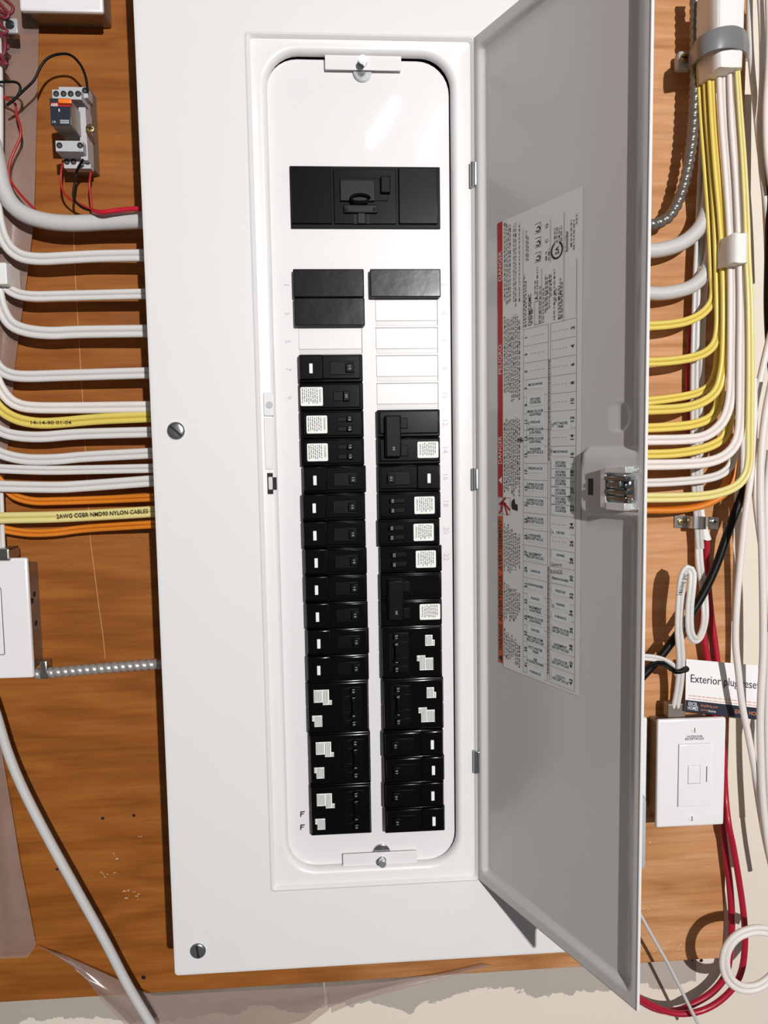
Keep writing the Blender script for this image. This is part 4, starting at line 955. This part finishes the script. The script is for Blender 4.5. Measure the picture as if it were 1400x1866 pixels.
# GFCI box at lower right
t, pl, bx = gang('switch_box', 'metal box with white plate labelled outdoor receptacles, lower right', (1198, 1310, 1322, 1506), .066, (1200, 1318, 1300, 1490))
a = at(1238, 1357, .065); b_ = at(1294, 1468, .065)
obj('device_gap', box(a.x-.0006, b_.x+.0001, .0654, .067, b_.z-.0004, a.z+.0003, bev=.0010), M_grey, pl, True)
dv = obj('device_face', box(a.x, b_.x, .0646, .067, b_.z, a.z, bev=.0010), M_plate, t, True)
a = at(1255, 1396, .064); b_ = at(1276, 1427, .064)
obj('key_gap', box(a.x-.0003, b_.x+.0006, .0644, .065, b_.z-.0006, a.z+.0002, bev=.0004), M_grey, dv, True)
obj('reset_key', box(a.x, b_.x, .0636, .065, b_.z, a.z, bev=.0006), M_plate, dv, True)
a = at(1288, 1397, .064); b_ = at(1289, 1425, .064); obj('side_groove', box(a.x, b_.x, .0644, .065, b_.z, a.z), M_grey, dv)
for px, py in ((1266, 1330), (1261, 1491)):
    c = at(px, py, .0658); slot_screw('plate_screw', Vector((c.x, .0662, c.z)), .0033, M_plate, t, ang=1.55, dome=.12)
pr = Print(lambda x, z: Vector((x, .0657, z))); c = at(1266, 1344, .066); pr.text('OUTDOOR\nRECEPTACLES', c.x, c.z, wd=at(1283, 1344, .066).x-at(1249, 1344, .066).x, h=.0050, bold=True)
obj('tape_lettering', pr.bm(), M_ink, t)
o = obj('box_tab', pbox(1218, 1283, 1250, 1308, .074, .086, .001), M_box); tag(o, 'small metal clamp tab on top of the lower right metal box', 'clamp')
t2, pl, bx = gang('switch_box', 'white plate and box half hidden behind the open door, lower right', (1060, 1310, 1179.5, 1482), .066, (1066, 1318, 1168, 1474))
o = obj('plug_adapter', pbox(1090, 1455, 1181, 1590, .040, .085, .006), mat('pale_grey_case', (.50, .52, .53), .4), None, True); tag(o, 'pale grey rounded case peeking from behind the open door', 'adapter')
# loose white cables down the right edge
GW = 'loose white cables hanging at the right edge'
def loose(label, pts, w, y, m=M_whiteb): return cable('hanging_cable', label, pts, w, y, m, False, group=GW)
loose('leftmost loose white cable, crossing in front of the white card', [(1374, 690, .05), (1374, 800, .048), (1368, 870), (1357, 950), (1349, 1030), (1343, 1100), (1341, 1170), (1346, 1225), (1353, 1285), (1366, 1350), (1377, 1410), (1388, 1475), (1402, 1560)], 12, .046)
loose('loose white cable bowing out from the right edge above the card', [(1416, 570), (1402, 620), (1388, 680), (1376, 740), (1373, 790), (1374, 860), (1380, 930), (1389, 1000), (1399, 1080), (1406, 1150)], 12, .058)
loose('thick loose white cable passing over the right end of the card', [(1408, 690), (1396, 750), (1388, 820), (1386, 900), (1389, 1000), (1391, 1100), (1391, 1190), (1387, 1270), (1386, 1340), (1390, 1450), (1400, 1540), (1412, 1600)], 13, .040)
loose('rightmost loose white cable along the photo edge', [(1404, 820), (1397, 900), (1398, 1000), (1401, 1100), (1401, 1200), (1398, 1300), (1399, 1400), (1404, 1500)], 12, .062, M_white)
loose('loose white cable behind the white card near its right end', [(1378, 1290, .092), (1370, 1340, .09), (1374, 1400, .085), (1382, 1460, .08), (1394, 1530, .075), (1410, 1600, .07)], 9, .085, M_white)
loose('left of the dim cables beside the taped bundle at top right', [(1366, -20), (1367, 60), (1371, 130), (1378, 200), (1384, 260), (1392, 330), (1397, 410), (1400, 500)], 11, .085, M_white)
loose('middle of the dim cables beside the taped bundle at top right', [(1385, -20), (1389, 60), (1390, 130), (1388, 180), (1385, 230), (1388, 300), (1397, 380), (1406, 460)], 11, .070, M_white)
loose('right of the dim cables beside the taped bundle at top right', [(1400, -20), (1402, 60), (1400, 130), (1396, 200), (1398, 280), (1408, 350)], 12, .060, M_whiteb)
loose('faint white cable just right of the lowest yellow bend', [(1352, 760, .09), (1354, 830, .09), (1352, 900, .09), (1349, 980, .095), (1346, 1060, .10), (1343, 1130, .104)], 9, .09, M_white)
cable('black_cable', 'black tube standing in for a dark gap at the right photo edge beside the yellow cable', [(1409, 130), (1408, 260), (1406, 400), (1404, 480), (1403, 560), (1407, 640), (1416, 720)], 20, .068, M_bcab, False)  # no real cable: black tube added in place of a dark gap
cable('coiled_cable', 'white flat cable looped at the lower right corner over the red cables', [(1430, 1706), (1402, 1697), (1374, 1695), (1344, 1706), (1325, 1730), (1321, 1760), (1331, 1786), (1352, 1800), (1378, 1799), (1400, 1786), (1420, 1765), (1436, 1740)], 20, .035, M_whiteb)
cable('thin_cable', 'thin grey white cord dropping from behind the door to the bottom', [(1140, 1610), (1160, 1652), (1176, 1682), (1196, 1718), (1216, 1753), (1240, 1800), (1282, 1885)], 6, .060, M_whiteg, False, 'cord')
# dusty red wires and bracket in the top left corner
br = thing('terminal_bracket', 'pale plastic bracket with a hole among red wires, upper left corner', 'bracket', at(20, 60, .08))
obj('bracket_plate', pbox(5, 32, 32, 60, .066, .070, .0016), M_strap2, br, True)
c = at(18, 45, .066); obj('bracket_hole', cyl((c.x, .0665, c.z), (0, -1, 0), .0042, .0008, 20), M_hole, br); obj('bracket_screw', cyl((c.x+.003, .0660, c.z), (0, -1, 0), .0012, .0012, 10), M_chr, br)
random.seed(11)
wl = [('dark red wire topmost in the upper left corner', [(-6, 0), (6, 14), (16, 26), (10, 34), (-6, 26)]), ('dark red wire crossing the pale bracket corner', [(-6, 30), (4, 48), (14, 56), (6, 62), (-6, 58)]),
      ('dark red wire just under the pale bracket', [(-6, 70), (5, 80), (16, 84), (10, 90), (-6, 84)]), ('pinkish red wire end below the pale bracket', [(-6, 92), (4, 106), (13, 118), (6, 116), (-6, 112)]),
      ('dark red wire arching above the pale bracket', [(-6, -12), (10, 0), (24, 14), (18, 26), (4, 22), (-6, 14)]), ('dusty red wire between bracket and film', [(-6, 60), (8, 70), (8, 96), (-2, 108), (-8, 104)])]
for l_, p in wl: wire('corner_wire', l_, p, 6, random.uniform(.055, .075), M_pink, group='dusty red wires in the upper left corner')

# ------------------------------------------------------------------ plastic film
def sheet_mesh(L_, R_, y, n=60, mcols=10, amp=.003, seed=1):
    random.seed(seed); b = bmesh.new(); G = []
    def pick(P, t):
        d = [0]
        for a, c in zip(P, P[1:]): d.append(d[-1]+math.dist(a, c))
        s = t*d[-1]
        for i in range(len(P)-1):
            if s <= d[i+1]+1e-9:
                f = (s-d[i])/max(1e-9, d[i+1]-d[i]); return (P[i][0]+(P[i+1][0]-P[i][0])*f, P[i][1]+(P[i+1][1]-P[i][1])*f)
        return P[-1]
    ph = [random.uniform(0, 6) for _ in range(6)]
    for i in range(n+1):
        t = i/n; A = pick(L_, t); B = pick(R_, t); row = []
        for j in range(mcols+1):
            f = j/mcols; px = A[0]+(B[0]-A[0])*f; py = A[1]+(B[1]-A[1])*f
            yy = y+amp*(math.sin(7*f+ph[0]+2*t)*.6+math.sin(11*f+ph[1]-3*t)*.4)*math.sin(math.pi*min(f*1.0+.08, 1)) + amp*.4*math.sin(9*t+ph[2])
            row.append(b.verts.new(at(px, py, yy)))
        G.append(row)
    for i in range(n):
        for j in range(mcols): b.faces.new((G[i][j], G[i+1][j], G[i+1][j+1], G[i][j+1]))
    bmesh.ops.recalc_face_normals(b, faces=b.faces); return b
f1 = sheet_mesh([(-60, -40), (-60, 900)], [(72, -40), (70, 100), (66, 250), (62, 400), (50, 500), (40, 570), (28, 660), (20, 760), (8, 870)], .091, amp=.004, seed=2)
tag(obj('vapour_barrier', f1, M_film, None, 'all'), 'upper strip of cloudy plastic film over the plywood at far left', 'plastic film')
f2 = sheet_mesh([(-60, 1270), (-60, 1750)], [(-4, 1290), (5, 1380), (22, 1480), (38, 1580), (54, 1660), (66, 1722), (50, 1745)], .088, amp=.004, seed=5)
tag(obj('vapour_barrier', f2, M_film, None, 'all'), 'lower strip of cloudy plastic film hanging at far left', 'plastic film')
f3 = sheet_mesh([(62, 1722), (120, 1742), (200, 1778), (278, 1815), (430, 1806), (598, 1798)], [(150, 1760), (190, 1830), (260, 1900), (330, 1905), (450, 1900), (560, 1870), (600, 1840)], .090, n=50, mcols=8, amp=.004, seed=8)
tag(obj('vapour_barrier', f3, M_film, None, 'all'), 'crumpled plastic film sagging below the plywood at lower left', 'plastic film')
f4 = sheet_mesh([(598, 1798), (700, 1790), (800, 1775), (880, 1757)], [(604, 1846), (650, 1826), (740, 1800), (900, 1760)], .094, n=30, mcols=5, amp=.002, seed=9)
tag(obj('vapour_barrier', f4, M_film, None, 'all'), 'thin curled edge of plastic film under the middle of the panel', 'plastic film')
